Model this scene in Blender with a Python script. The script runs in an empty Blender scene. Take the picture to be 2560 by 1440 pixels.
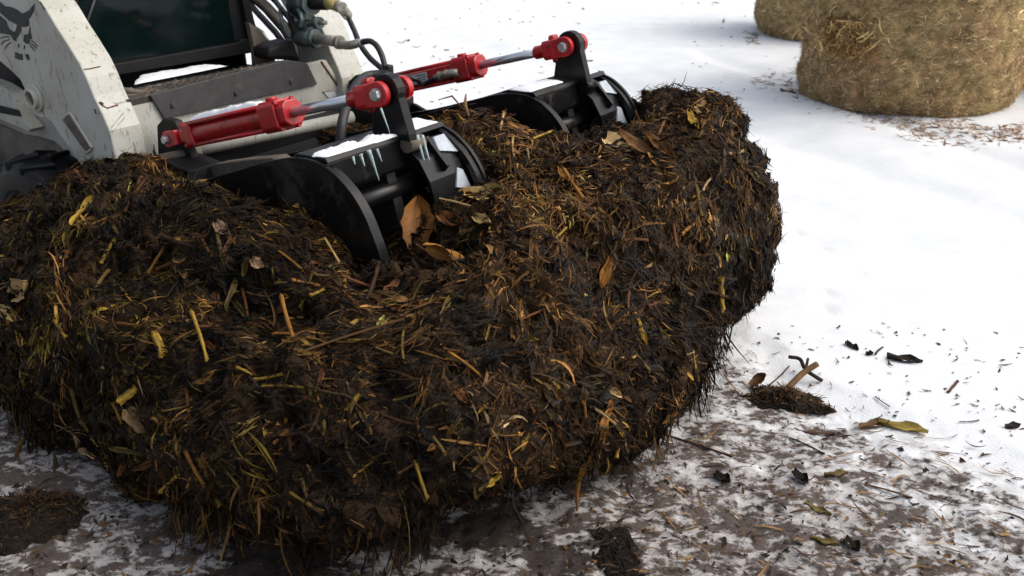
import bpy, bmesh, math, random
import numpy as np
from mathutils import Vector, Matrix
from mathutils.bvhtree import BVHTree
random.seed(11); rng = np.random.default_rng(7)
S = bpy.context.scene
COL = S.collection
R_ = math.radians

# ------------------------------------------------------------------ camera, sky, sun, exposure
cam_d = bpy.data.cameras.new('camera'); cam = bpy.data.objects.new('camera', cam_d); COL.objects.link(cam)
CAMH, PITCH, FPX = 1.6, R_(25), 2150.0
cam.location = (0, 0, CAMH); cam.rotation_euler = (R_(90) - PITCH, 0, 0)
cam_d.sensor_width = 36; cam_d.lens = FPX / 2560 * 36; cam_d.clip_start = .05; cam_d.clip_end = 3000
S.camera = cam
cam_d.dof.use_dof = True; cam_d.dof.focus_distance = 2.75; cam_d.dof.aperture_fstop = 4.0
SUN_EL, SUN_AZ = R_(50), R_(92)           # azimuth from +Y towards +X
W = bpy.data.worlds.new('World'); S.world = W; W.use_nodes = True
nt = W.node_tree; bg = nt.nodes['Background']
sky = nt.nodes.new('ShaderNodeTexSky'); sky.sky_type = 'NISHITA'; sky.sun_disc = False
sky.sun_elevation = SUN_EL; sky.sun_rotation = SUN_AZ; sky.air_density = 1.0; sky.dust_density = 6.0; sky.ozone_density = 1.0
hs = nt.nodes.new('ShaderNodeHueSaturation'); hs.inputs['Saturation'].default_value = .62
nt.links.new(sky.outputs[0], hs.inputs['Color']); nt.links.new(hs.outputs[0], bg.inputs[0]); bg.inputs[1].default_value = .15
sd = bpy.data.lights.new('sun', 'SUN'); sd.energy = .5; sd.angle = R_(80); sd.color = (1, .97, .94)
so = bpy.data.objects.new('sun', sd); COL.objects.link(so)
sdir = Vector((math.sin(SUN_AZ) * math.cos(SUN_EL), math.cos(SUN_AZ) * math.cos(SUN_EL), math.sin(SUN_EL)))
so.rotation_euler = sdir.to_track_quat('Z', 'Y').to_euler()
S.view_settings.view_transform = 'Standard'; S.view_settings.look = 'None'
S.view_settings.gamma = 1; S.view_settings.exposure = 0.40; S.view_settings.use_curve_mapping = False
S.render.engine = 'CYCLES'

# ------------------------------------------------------------------ frames: machine axes u (forward), v (across), w (up)
CY = math.cos(PITCH); SY = math.sin(PITCH)
C0 = np.array([0, 0, CAMH])
LX = np.array([.5810, .8139, 0.]); LX /= np.linalg.norm(LX)
FX = np.array([LX[1], -LX[0], 0.]); O0 = np.array([-1.024, 3.619, 0.])
ROTZ = math.atan2(FX[1], FX[0])
def ray(x, y):
    a = (x - 1280) / FPX; b = (720 - y) / FPX
    return np.array([a, CY + b * SY, -SY + b * CY])
def uvw(p): q = np.asarray(p) - O0; return (float(q @ FX), float(q @ LX), float(q[2]))
def onv(x, y, v): d = ray(x, y); return uvw(C0 + d * ((v - (C0 - O0) @ LX) / (d @ LX)))
def onu(x, y, u): d = ray(x, y); return uvw(C0 + d * ((u - (C0 - O0) @ FX) / (d @ FX)))
def atz(x, y, z): return uvw(C0 + ray(x, y) * z)
def gnd(x, y, h=0.): d = ray(x, y); return C0 + d * ((h - CAMH) / d[2])
def world(u, v, w): return O0 + FX * u + LX * v + np.array([0, 0, w])

# ------------------------------------------------------------------ materials
def nodes(name):
    m = bpy.data.materials.new(name); m.use_nodes = True
    return m, m.node_tree, m.node_tree.nodes['Principled BSDF']
def N(t, k, **kw):
    n = t.nodes.new(k)
    for a, b in kw.items(): setattr(n, a, b)
    return n
def noise(t, scale, detail=6, rough=.6, vec=None, lac=2.0):
    n = N(t, 'ShaderNodeTexNoise'); n.inputs['Scale'].default_value = scale; n.inputs['Detail'].default_value = detail
    n.inputs['Roughness'].default_value = rough
    if vec: t.links.new(vec, n.inputs['Vector'])
    return n.outputs['Fac']
def ramp(t, src, a, b, c0=(0, 0, 0, 1), c1=(1, 1, 1, 1)):
    r = N(t, 'ShaderNodeValToRGB'); r.color_ramp.elements[0].position = a; r.color_ramp.elements[1].position = b
    r.color_ramp.elements[0].color = c0; r.color_ramp.elements[1].color = c1
    t.links.new(src, r.inputs[0]); return r.outputs[0]
def mix(t, f, a, b, mode='MIX'):
    m = N(t, 'ShaderNodeMix', data_type='RGBA', blend_type=mode)
    for s, i in ((f, 0), (a, 6), (b, 7)):
        if hasattr(s, 'links'): t.links.new(s, m.inputs[i])
        elif i == 0: m.inputs[0].default_value = s
        else: m.inputs[i].default_value = (*s[:3], 1)
    return m.outputs[2]
def coord(t, scale=(1, 1, 1), rot=(0, 0, 0)):
    c = N(t, 'ShaderNodeTexCoord'); mp = N(t, 'ShaderNodeMapping'); mp.inputs['Scale'].default_value = scale
    mp.inputs['Rotation'].default_value = rot
    t.links.new(c.outputs['Object'], mp.inputs[0]); return mp.outputs[0]
def bump(t, p, h, strength=.3, dist=.01):
    b = N(t, 'ShaderNodeBump'); b.inputs['Strength'].default_value = strength; b.inputs['Distance'].default_value = dist
    t.links.new(h, b.inputs['Height']); t.links.new(b.outputs[0], p.inputs['Normal'])
def simple(name, col, rough=.5, metal=0., var=.25, scale=30, dirt=None, damt=(.55, .7), bmp=.1, coat=0., dscale=9):
    m, t, p = nodes(name); v = coord(t)
    n = noise(t, scale, 6, .6, v)
    c = mix(t, ramp(t, n, .3, .7), tuple(x * (1 - var) for x in col), tuple(min(1, x * (1 + var)) for x in col))
    rr = None
    if dirt:
        d = noise(t, dscale, 9, .72, v); f = ramp(t, d, *damt); c = mix(t, f, c, dirt)
        rr = ramp(t, d, damt[0], damt[1], (rough,) * 3 + (1,), (.8, .8, .8, 1))
    t.links.new(c, p.inputs['Base Color'])
    if rr: t.links.new(rr, p.inputs['Roughness'])
    else: p.inputs['Roughness'].default_value = rough
    p.inputs['Metallic'].default_value = metal; p.inputs['Coat Weight'].default_value = coat; p.inputs['Coat Roughness'].default_value = .12
    if bmp: bump(t, p, n, bmp, .004)
    return m

def white_paint(name, base=(.49, .50, .46), amt=.5):
    m, t, p = nodes(name); v = coord(t); vs = coord(t, (60, 60, 14), (0, .35, 0))
    big = noise(t, 3.5, 8, .65, v); fine = noise(t, 70, 5, .7, v); st = noise(t, 1.0, 6, .65, vs)
    c = mix(t, ramp(t, big, .35, .72), base, tuple(x * y for x, y in zip(base, (.70, .67, .58))))
    c = mix(t, ramp(t, st, .58, .68), c, (.17, .145, .11))
    sc = noise(t, 1.0, 5, .7, coord(t, (150, 150, 26), (0, .5, 0))); c = mix(t, ramp(t, sc, .66, .70), c, (.05, .04, .03))
    m2 = N(t, 'ShaderNodeMath', operation='MULTIPLY'); t.links.new(ramp(t, fine, .60, .66), m2.inputs[0]); t.links.new(ramp(t, noise(t, 7, 4, .6, v), .48, .62), m2.inputs[1])
    c = mix(t, m2.outputs[0], c, (.045, .03, .02))
    t.links.new(c, p.inputs['Base Color']); p.inputs['Roughness'].default_value = .48
    bump(t, p, fine, .12, .002); return m
M = {}
M['white'] = white_paint('chipped_white_paint')
M['white2'] = white_paint('grimy_white_paint', (.40, .41, .38))
M['dark_plate'] = simple('worn_dark_plate', (.052, .05, .053), .62, .1, .25, 25, (.10, .085, .07), (.58, .75), .2)
M['tread'] = simple('dirty_tread', (.04, .035, .03), .8, 0, .5, 40, (.13, .10, .07), (.5, .6), .6)
M['black'] = simple('gloss_black_paint', (.006, .0063, .007), .30, 0, .3, 14, (.032, .026, .02), (.52, .66), .10, .0, 7)
M['black_dull'] = simple('dull_black_steel', (.008, .008, .009), .6, 0, .4, 20, (.022, .019, .016), (.55, .75), .25)
for _k in ('black', 'black_dull'): M[_k].node_tree.nodes['Principled BSDF'].inputs['Specular IOR Level'].default_value = .28
M['greymud'] = simple('mud_caked_steel', (.115, .098, .078), .8, 0, .3, 14, (.05, .04, .03), (.5, .7), .5)
for _k in ('black', 'black_dull'): pass
M['fender'] = simple('dirty_fender', (.23, .205, .17), .8, 0, .3, 10, (.10, .085, .06), (.5, .7), .3)
M['pale_grey'] = simple('pale_blue_grey', (.42, .47, .52), .35, 0, .15, 40)
M['red'] = simple('red_cylinder_paint', (.42, .009, .013), .34, 0, .22, 30, (.07, .018, .014), (.55, .72), .14, .15, 16)
M['chrome'] = simple('chromed_rod', (.70, .72, .76), .25, .75, .05, 8, None, (.5, .6), 0)
M['zinc'] = simple('zinc_bolt', (.50, .51, .52), .38, .9, .2, 60)
M['fitting'] = simple('tarnished_fitting', (.33, .32, .27), .45, .6, .3, 50, (.09, .08, .06), (.55, .7), .2)
M['coupler'] = simple('greenish_coupler_steel', (.13, .17, .165), .45, .5, .4, 40, (.03, .03, .03), (.5, .65), .3)
M['rubber'] = simple('hose_rubber', (.018, .018, .02), .55, 0, .3, 60, None, (.5, .6), .15)
M['tyre'] = simple('wet_tyre_rubber', (.005, .0055, .006), .45, 0, .4, 14, (.02, .02, .018), (.62, .8), .4, 0)
M['tyre'].node_tree.nodes['Principled BSDF'].inputs['Specular IOR Level'].default_value = .25
M['rust'] = simple('rust_stain', (.15, .055, .022), .85, 0, .5, 60, (.05, .025, .015), (.45, .6), .3)
M['decal'] = simple('black_decal', (.006, .008, .009), .6, 0, .2, 40, (.06, .06, .05), (.70, .78), 0)
M['label'] = simple('silver_label', (.50, .52, .55), .4, 0, .1, 60)
M['ink'] = simple('label_ink', (.08, .08, .09), .6, 0, .1, 60, None, (.5, .6), 0)
M['yellow'] = simple('yellow_sleeve', (.42, .36, .12), .5, 0, .3, 30, (.06, .05, .03), (.5, .65), .2)
M['inside'] = simple('cab_interior', (.012, .02, .02), .7, 0, .5, 8)
m, t, p = nodes('cab_glass'); p.inputs['Base Color'].default_value = (.003, .009, .009, 1); p.inputs['Specular IOR Level'].default_value = .22
p.inputs['Alpha'].default_value = .80; gn = noise(t, 5, 5, .6, coord(t)); t.links.new(ramp(t, gn, .4, .8, (.06, .06, .06, 1), (.4, .4, .4, 1)), p.inputs['Roughness']); M['glass'] = m
m, t, p = nodes('clear_ice'); p.inputs['Base Color'].default_value = (.55, .68, .69, 1); p.inputs['Roughness'].default_value = .12
p.inputs['Transmission Weight'].default_value = .35; p.inputs['IOR'].default_value = 1.31; M['ice'] = m

def snow_mat(name, tint=(.83, .85, .88)):
    m, t, p = nodes(name); v = coord(t)
    n1 = noise(t, 60, 8, .7, v); n2 = noise(t, 8, 5, .6, v)
    c = mix(t, ramp(t, n1, .3, .75), tint, tuple(x * .88 for x in tint))
    t.links.new(c, p.inputs['Base Color']); p.inputs['Roughness'].default_value = .6
    p.inputs['Subsurface Weight'].default_value = 0
    bump(t, p, n1, .5, .006); return m
M['snow'] = snow_mat('settled_snow')

def vcol_mat(name, rough=.5, spec=.5, nscale=140, lo=.55, hi=1.35, bs=.3):
    m, t, p = nodes(name); a = N(t, 'ShaderNodeVertexColor'); a.layer_name = 'col'; v = coord(t)
    n = noise(t, nscale, 5, .7, v)
    c = mix(t, 1.0, a.outputs[0], ramp(t, n, .25, .75, (lo, lo, lo, 1), (hi, hi, hi, 1)), 'MULTIPLY')
    t.links.new(c, p.inputs['Base Color'])
    t.links.new(ramp(t, noise(t, 9, 4, .6, v), .35, .65, (rough - .14,) * 3 + (1,), (rough + .2,) * 3 + (1,)), p.inputs['Roughness'])
    p.inputs['Specular IOR Level'].default_value = spec
    bump(t, p, n, bs, .004); return m
M['manure'] = vcol_mat('rotted_manure', .75, .12, 90, .4, 1.5, .9)
M['shred'] = vcol_mat('wet_shreds', .62, .14)
M['litter'] = vcol_mat('dry_litter', .8, .2)
M['husk'] = vcol_mat('dry_husk', .62, .15, 60, .75, 1.2, .25)
M['hay'] = vcol_mat('hay', .85, .15, 120, .6, 1.35, .5)

# ------------------------------------------------------------------ mesh helpers
class MB:
    def __init__(s): s.v = []; s.f = []
    def add(s, vs, fs):
        b = len(s.v); s.v += [tuple(map(float, x)) for x in vs]; s.f += [tuple(b + i for i in f) for f in fs]; return s
    def box(s, a, b):
        x0, y0, z0 = a; x1, y1, z1 = b
        return s.add([(x0, y0, z0), (x1, y0, z0), (x1, y1, z0), (x0, y1, z0), (x0, y0, z1), (x1, y0, z1), (x1, y1, z1), (x0, y1, z1)],
                     [(0, 3, 2, 1), (4, 5, 6, 7), (0, 1, 5, 4), (1, 2, 6, 5), (2, 3, 7, 6), (3, 0, 4, 7)])
    def prism(s, pts, axis, a, b):         # pts 2-D; axis 'u': (v,w), 'v': (u,w), 'w': (u,v)
        def P(q, k): return {'u': (k, q[0], q[1]), 'v': (q[0], k, q[1]), 'w': (q[0], q[1], k)}[axis]
        n = len(pts)
        return s.add([P(q, a) for q in pts] + [P(q, b) for q in pts],
                     [tuple(range(n))[::-1], tuple(range(n, 2 * n))] + [(i, (i + 1) % n, n + (i + 1) % n, n + i) for i in range(n)])
    def tube(s, pts, r, n=12, cap=True):
        pts = [Vector(p) for p in pts]; rs = r if hasattr(r, '__len__') else [r] * len(pts)
        up = None; vs = []; fs = []
        for i, p in enumerate(pts):
            d = (pts[min(i + 1, len(pts) - 1)] - pts[max(i - 1, 0)])
            if d.length < 1e-9: d = (pts[-1] - pts[0])
            d.normalize()
            if up is None: up = d.orthogonal().normalized()
            else: up = (up - d * up.dot(d)).normalized()
            sd_ = d.cross(up)
            for k in range(n):
                a = 2 * math.pi * k / n; vs.append(p + (up * math.cos(a) + sd_ * math.sin(a)) * rs[i])
        for i in range(len(pts) - 1):
            for k in range(n): fs.append((i * n + k, i * n + (k + 1) % n, (i + 1) * n + (k + 1) % n, (i + 1) * n + k))
        if cap: fs.append(tuple(range(n))[::-1]); fs.append(tuple((len(pts) - 1) * n + k for k in range(n)))
        return s.add(vs, fs)
    def build(s, name, mat, parent=None, smooth=False, bev=0., seg=2):
        me = bpy.data.meshes.new(name); me.from_pydata(s.v, [], s.f)
        bm = bmesh.new(); bm.from_mesh(me); bmesh.ops.recalc_face_normals(bm, faces=bm.faces); bm.to_mesh(me); bm.free()
        o = bpy.data.objects.new(name, me); COL.objects.link(o); me.materials.append(mat)
        if smooth:
            me.polygons.foreach_set('use_smooth', [len(p.vertices) <= 4 for p in me.polygons])
        if bev:
            b = o.modifiers.new('bevel', 'BEVEL'); b.width = bev; b.segments = seg; b.limit_method = 'ANGLE'; b.angle_limit = R_(35)
        if parent: o.parent = parent
        return o
def tag(o, label=None, cat=None, group=None, kind=None):
    if label: o['label'] = label
    if cat: o['category'] = cat
    if group: o['group'] = group
    if kind: o['kind'] = kind
    return o
def empty(name, loc=(0, 0, 0), rz=0.):
    o = bpy.data.objects.new(name, None); COL.objects.link(o); o.location = loc; o.rotation_euler = (0, 0, rz); o.empty_display_size = .1; return o
def machine_frame(o): o.location = O0; o.rotation_euler = (0, 0, ROTZ); return o
def npmesh(name, V, Fq, mat, cols=None, parent=None, smooth=False):
    me = bpy.data.meshes.new(name); V = np.asarray(V, np.float32); Fq = np.asarray(Fq, np.int32); k = Fq.shape[1]
    me.vertices.add(len(V)); me.vertices.foreach_set('co', V.ravel())
    me.loops.add(Fq.size); me.loops.foreach_set('vertex_index', Fq.ravel())
    me.polygons.add(len(Fq)); me.polygons.foreach_set('loop_start', np.arange(0, Fq.size, k, dtype=np.int32))
    if smooth: me.polygons.foreach_set('use_smooth', np.ones(len(Fq), bool))
    me.update(calc_edges=True)
    if cols is not None:
        a = me.color_attributes.new('col', 'FLOAT_COLOR', 'POINT'); c = np.ones((len(V), 4), np.float32); c[:, :3] = cols; a.data.foreach_set('color', c.ravel())
    me.materials.append(mat); o = bpy.data.objects.new(name, me); COL.objects.link(o)
    if parent: o.parent = parent
    return o
# numpy value noise
def hsh(i, j, k, s):
    h = (i * 374761393 + j * 668265263 + k * 2147483647 + s * 1274126177) & 0xffffffff
    h = ((h ^ (h >> 13)) * 1274126177) & 0xffffffff
    h = ((h ^ (h >> 16)) * 2246822519) & 0xffffffff
    return ((h ^ (h >> 15)) & 0xffffff) / float(0xffffff)
def vnoise(P, sc, s=0):
    Q = P * sc; I = np.floor(Q).astype(np.int64); f = Q - I; f = f * f * (3 - 2 * f); r = 0
    for a in (0, 1):
        for b in (0, 1):
            for c in (0, 1):
                w = (f[:, 0] if a else 1 - f[:, 0]) * (f[:, 1] if b else 1 - f[:, 1]) * (f[:, 2] if c else 1 - f[:, 2])
                r = r + w * hsh(I[:, 0] + a, I[:, 1] + b, I[:, 2] + c, s)
    return r * 2 - 1
def fbm(P, sc, o=4, s=0, g=.5):
    r = 0; a = 1.; n = 0
    for k in range(o): r = r + a * vnoise(P, sc * 2.03 ** k, s + k * 17); n += a; a *= g
    return r / n

# ================================================================== GROUND
def spread(lo, hi, fine0, fine1, step, grow=1.12):
    a = list(np.arange(fine0, fine1, step)); x = fine1; d = step
    while x < hi: a.append(x); d *= grow; x += d
    a.append(hi); x = fine0; d = step; b = []
    while x > lo: d *= grow; x -= d; b.append(max(x, lo))
    return np.array(sorted(set(np.round(b + a, 5))))
gx = spread(-900, 900, -1.7, 4.2, .0125, 1.10); gy = spread(-900, 1500, 1.2, 4.6, .0125, 1.035)
GX, GY = np.meshgrid(gx, gy, indexing='ij'); P = np.stack([GX.ravel(), GY.ravel(), np.zeros(GX.size)], 1)
edge_px = [(1700, 700), (1850, 850), (1960, 950), (2060, 1000), (2320, 1075), (2560, 1180)]
EP = np.array([gnd(*q)[:2] for q in edge_px])
def dirt_field(xy):
    # signed distance (positive on the camera side of the trampled edge), metres
    d = np.full(len(xy), 1e9); sg = np.zeros(len(xy))
    pts = np.vstack([[-30, 5.6], [-1.2, 5.2], [.1, 4.6], EP, EP[-1] + (EP[-1] - EP[-2]) * 40])
    for a, b in zip(pts[:-1], pts[1:]):
        ab = b - a; tt = np.clip(((xy - a) @ ab) / (ab @ ab), 0, 1); q = xy - (a + tt[:, None] * ab); dd = np.hypot(q[:, 0], q[:, 1])
        cr = ab[0] * q[:, 1] - ab[1] * q[:, 0]; m_ = dd < d; d[m_] = dd[m_]; sg[m_] = np.sign(-cr)[m_]
    return d * sg
sdist = dirt_field(P[:, :2])
sdn = sdist + .12 * fbm(P, 2.2, 4, 3) + .03 * fbm(P, 14, 3, 8)
dirt = np.clip((sdn + .03) / .16, 0, 1)
near = np.clip(1 - np.hypot(P[:, 0], P[:, 1] - 2) / 9, 0, 1)
mott = fbm(P, 26, 4, 40, .6)
# trampled lumps in the dirty part, soft drifts and vague ruts in the clean part
z = dirt * near * (.016 * fbm(P, 9, 4, 21) + .010 * fbm(P, 30, 3, 22) + .005 * fbm(P, 75, 2, 23))
z += (1 - dirt) * (.010 * fbm(P * np.array([1, .6, 1]), 1.3, 3, 31) + .0018 * fbm(P, 12, 3, 32)) * np.clip(1 - np.abs(P[:, 1]) / 60, 0, 1)
rise = np.clip(-sdn, 0, .12) / .12 * .022; z += rise * near
def groove(a, b, w, depth):
    a = np.array(a[:2]); b = np.array(b[:2]); ab = b - a; q = P[:, :2] - a; tt = np.clip((q @ ab) / (ab @ ab), 0, 1)
    d = np.hypot(*(q - tt[:, None] * ab).T); return -depth * np.exp(-(d / w) ** 2)
for pa, pb, w_, dp in (((1880, 1010), (2560, 1080), .03, .004), ((1640, 240), (2560, 560), .20, .040), ((1000, 60), (2000, 330), .22, .035), ((1750, 130), (2560, 420), .14, .032)):
    z += groove(gnd(*pa), gnd(*pb), w_, dp)
for fx_, fy_ in ((2055, 630), (2150, 695), (1990, 590), (2060, 780), (2060, 740), (1800, 180), (1830, 215)):
    g_ = gnd(fx_, fy_); z += -.010 * np.exp(-(((P[:, 0] - g_[0]) / .045) ** 2 + ((P[:, 1] - g_[1]) / .05) ** 2))
P[:, 2] = z
def gz(xy):
    ix = np.clip(np.searchsorted(gx, xy[:, 0]), 0, len(gx) - 1); iy = np.clip(np.searchsorted(gy, xy[:, 1]), 0, len(gy) - 1)
    return z.reshape(GX.shape)[ix, iy]
nx, ny = GX.shape; I = np.arange(nx * ny).reshape(nx, ny)
Fq = np.stack([I[:-1, :-1].ravel(), I[1:, :-1].ravel(), I[1:, 1:].ravel(), I[:-1, 1:].ravel()], 1)
m, t, p = nodes('snow_and_trodden_dirt'); M['ground'] = m
a = N(t, 'ShaderNodeVertexColor'); a.layer_name = 'col'; sp = N(t, 'ShaderNodeSeparateColor'); t.links.new(a.outputs[0], sp.inputs[0])
v = coord(t); vst = coord(t, (1, 1.5, 1), (0, 0, .45))
n1 = noise(t, 8, 10, .66, vst); n2 = noise(t, 24, 9, .70, vst); n3 = noise(t, 120, 5, .7, v); n4 = noise(t, 3.2, 5, .6, v)
def mth(op, x, y=None):
    q = N(t, 'ShaderNodeMath', operation=op)
    for i_, s_ in enumerate((x, y)):
        if s_ is None: continue
        if hasattr(s_, 'links'): t.links.new(s_, q.inputs[i_])
        else: q.inputs[i_].default_value = s_
    return q.outputs[0]
snowc = mix(t, ramp(t, n3, .3, .8), (.85, .875, .885), (.74, .768, .785))
snowc = mix(t, ramp(t, n4, .40, .75), snowc, (.69, .725, .745))
dirtyn = mth('ADD', mth('MULTIPLY', n1, .55), mth('MULTIPLY', n2, .55))
grey = mix(t, ramp(t, n2, .35, .65), (.48, .46, .445), (.25, .232, .22))
thr = mth('ADD', mth('ADD', dirtyn, mth('MULTIPLY', sp.outputs[0], .15)), mth('MULTIPLY', sp.outputs[1], .05))
c = mix(t, mth('MULTIPLY', ramp(t, mth('ADD', n1, mth('MULTIPLY', sp.outputs[1], .22)), .43, .62), sp.outputs[0]), snowc, grey)
c = mix(t, mth('MULTIPLY', ramp(t, thr, .715, .765), mth('MINIMUM', mth('MULTIPLY', sp.outputs[0], 2.5), 1.0)), c, mix(t, ramp(t, n3, .3, .7), (.115, .090, .076), (.045, .033, .028)))
dark_patch_f = ramp(t, mth('ADD', mth('MULTIPLY', n2, .9), mth('MULTIPLY', sp.outputs[2], .45)), .66, .76)
c = mix(t, dark_patch_f, c, mix(t, ramp(t, n3, .3, .7), (.06, .045, .038), (.018, .014, .012)))
t.links.new(c, p.inputs['Base Color']); p.inputs['Roughness'].default_value = .6; p.inputs['Specular IOR Level'].default_value = .35
bump(t, p, mth('ADD', mth('MULTIPLY', dirtyn, sp.outputs[0]), mth('ADD', mth('MULTIPLY', n3, .30), mth('MULTIPLY', n2, .22))), .75, .014)
deep = np.clip((sdist - .05) / .75, 0, 1)
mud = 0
for mx, my, mr in ((1180, 1330, .30), (1420, 1400, .16), (700, 1380, .25), (980, 1180, .4), (1560, 1390, .08), (60, 1290, .16)):  # noise-edged patches of darker colour on the ground below the load
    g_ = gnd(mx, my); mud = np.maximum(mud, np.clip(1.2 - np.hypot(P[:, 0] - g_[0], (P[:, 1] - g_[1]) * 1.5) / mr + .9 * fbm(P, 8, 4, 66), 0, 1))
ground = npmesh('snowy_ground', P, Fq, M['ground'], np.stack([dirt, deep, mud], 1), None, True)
tag(ground, kind='structure')

# ================================================================== FIBRES (vectorised strips)
def strips(pos, dirv, side, length, width, bend, col, seg=3, taper=.35, cup=0.):
    n = len(pos); nv = seg + 1
    ts = np.linspace(-.5, .5, nv)[None, :, None]
    nrm = np.cross(dirv, side); nrm /= np.linalg.norm(nrm, axis=1)[:, None] + 1e-9
    cen = pos[:, None] + dirv[:, None] * (ts * length[:, None, None]) + nrm[:, None] * (bend[:, None, None] * (ts ** 2) * length[:, None, None]) \
        + side[:, None] * ((rng.normal(0, .35, n)[:, None, None]) * (ts ** 2) * length[:, None, None])
    prof = (1 - (1 - taper) * (2 * np.abs(ts)) ** 1.6)
    jit = 1 + rng.normal(0, .18, (n, nv, 1))
    wv = side[:, None] * (width[:, None, None] * .5 * prof * jit)
    A = cen - wv; B = cen + wv
    if cup:
        Cn = cen + nrm[:, None] * (width[:, None, None] * cup * prof)
        V = np.stack([A, Cn, B], 2).reshape(-1, 3); c3 = 3
    else: V = np.stack([A, B], 2).reshape(-1, 3); c3 = 2
    b = (np.arange(n) * nv * c3)[:, None, None]; s_ = (np.arange(seg) * c3)[None, :, None]; q = []
    for k in range(c3 - 1): q.append(b + s_ + np.array([k, k + 1, k + 1 + c3, k + c3])[None, None])
    F_ = np.concatenate(q, 1).reshape(-1, 4)
    C_ = np.repeat(col, nv * c3, 0) * np.clip(1 + rng.normal(0, .15, (n * nv * c3, 1)), .4, 1.8)
    return V, F_, C_
def unit(a): return a / (np.linalg.norm(a, axis=1)[:, None] + 1e-9)

# ================================================================== MANURE LOAD  (built in machine coordinates)
HT = np.array([(.55, -.88, .76), (.70, -.88, .77), (.87, -.88, .79), (1.05, -.88, .79), (1.26, -.88, .76), (1.40, -.88, .70), (1.56, -.86, .69), (1.62, -.68, .745), (1.78, -.78, .68), (1.55, -1.0, .63), (1.78, -1.0, .60), (.5, -.70, .55), (.9, -.70, .6), (1.38, -.75, .56), (1.42, -.65, .52), (1.36, -.6, .55),
    (-.07, -.8, .64), (.14, -.84, .745), (.32, -.97, .76), (.0, -1.05, .66), (-.35, -.95, .36), (-.5, -1.1, .20), (-.2, -1.25, .34),
    (.3, -1.25, .58), (.8, -1.2, .62), (1.3, -1.2, .57), (1.6, -1.1, .58),
    (.8, -.5, .5), (1.1, -.5, .5), (1.3, -.44, .72), (1.43, -.45, .80), (1.55, -.48, .78), (1.45, -.25, .74), (1.2, -.4, .55), (1.0, -.3, .6), (1.78, -.55, .73), (1.72, -.9, .66),
    (.75, -.05, .72), (1.0, -.03, .84), (1.11, -.03, .855), (1.25, .03, .82), (1.39, .1, .79), (1.5, -.1, .80), (1.75, -.1, .76), (.4, -.1, .45),
    (1.0, .5, .52), (1.15, .4, .60), (1.3, .4, .72), (1.5, .4, .78), (1.3, .6, .70), (1.48, .6, .83), (1.62, .62, .87), (1.78, .4, .80), (1.5, .82, .83), (1.72, .8, .85),
    (1.5, .95, .81), (1.66, .92, .83), (.9, .9, .68), (.5, .5, .5), (.3, .0, .5), (.3, -.4, .5), (-.2, 0, .35), (-.2, .7, .35), (.3, .9, .5)])
def height(u, v):
    d2 = (u[:, None] - HT[None, :, 0]) ** 2 + (v[:, None] - HT[None, :, 1]) ** 2
    w = np.exp(-d2 / (2 * .10 ** 2)) + 2e-4 / (d2 + .03); return (w @ HT[:, 2]) / w.sum(1) - .015
UC, VC, AU, AV = .71, -.165, 1.235, 1.205
def sup(phi):
    e = 5.0; c_ = np.abs(np.cos(phi)) / AU; s_ = np.abs(np.sin(phi)) / AV
    return (c_ ** e + s_ ** e) ** (-1 / e)
NP_, NT = 760, 330
ph = np.linspace(0, 2 * np.pi, NP_, endpoint=False); tt = np.linspace(0, 1, NT)
PH, TT = np.meshgrid(ph, tt, indexing='ij'); PH = PH.ravel(); TT = TT.ravel()
rho = sup(PH); TOPF, T1, T2, BOT = .865, .46, .88, .13
top = TT <= T1; sid = (TT > T1) & (TT <= T2); bot = TT > T2
fr = np.where(top, (TT / T1) ** .7 * TOPF, 0)
ue = UC + rho * TOPF * np.cos(PH); ve = VC + rho * TOPF * np.sin(PH)
hE = height(ue, ve)
k = np.clip((TT - T1) / (T2 - T1), 0, 1)
ang = k * np.pi                             # the side profile: out and down, then back under
prof_r = TOPF + (1 - TOPF) * 1.12 * np.sin(np.clip(ang * .62, 0, np.pi / 2)) ** .8 - np.where(ve < -.9, .05, .06) * np.clip((k - .72) / .28, 0, 1) ** 1.5
BV = .055 + .20 * np.exp(-((ve + .88) / .30) ** 2) * np.clip((ue - 1.1) / .4, 0, 1)
prof_w = hE + (BV - hE) * (k ** 1.12)
fr = np.where(sid, prof_r, fr); kb = np.clip((TT - T2) / (1 - T2), 0, 1)
endr = TOPF + (1 - TOPF) * 1.12 * math.sin(math.pi / 2) - .05
fr = np.where(bot, endr * (1 - kb), fr)
U = UC + rho * fr * np.cos(PH); V_ = VC + rho * fr * np.sin(PH)
Wt = height(U, V_); Wz = np.where(top, Wt, np.where(sid, prof_w, BV - .02 * kb))
WF = np.clip((ve + .15) / .55, 0, 1)
lean = np.clip((np.cos(PH) - .45) / .35, 0, 1) * np.exp(-((ve - .10) / .78) ** 4) * np.where(sid, (1 - WF) * np.sin(np.clip(k * 1.25, 0, 1) * np.pi / 2) ** 2 + WF * (np.sin(np.pi * k ** .85) ** 1.2 * .95 - .75 * np.clip((k - .55) / .45, 0, 1) ** 1.3), np.where(bot, (1 - kb) * (1 - 1.75 * WF), 0))
U = U + .075 * lean
V_ = V_ + .03 * np.clip(np.sin(PH), 0, 1) * np.where(sid, np.sin(k * np.pi), 0)
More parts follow.
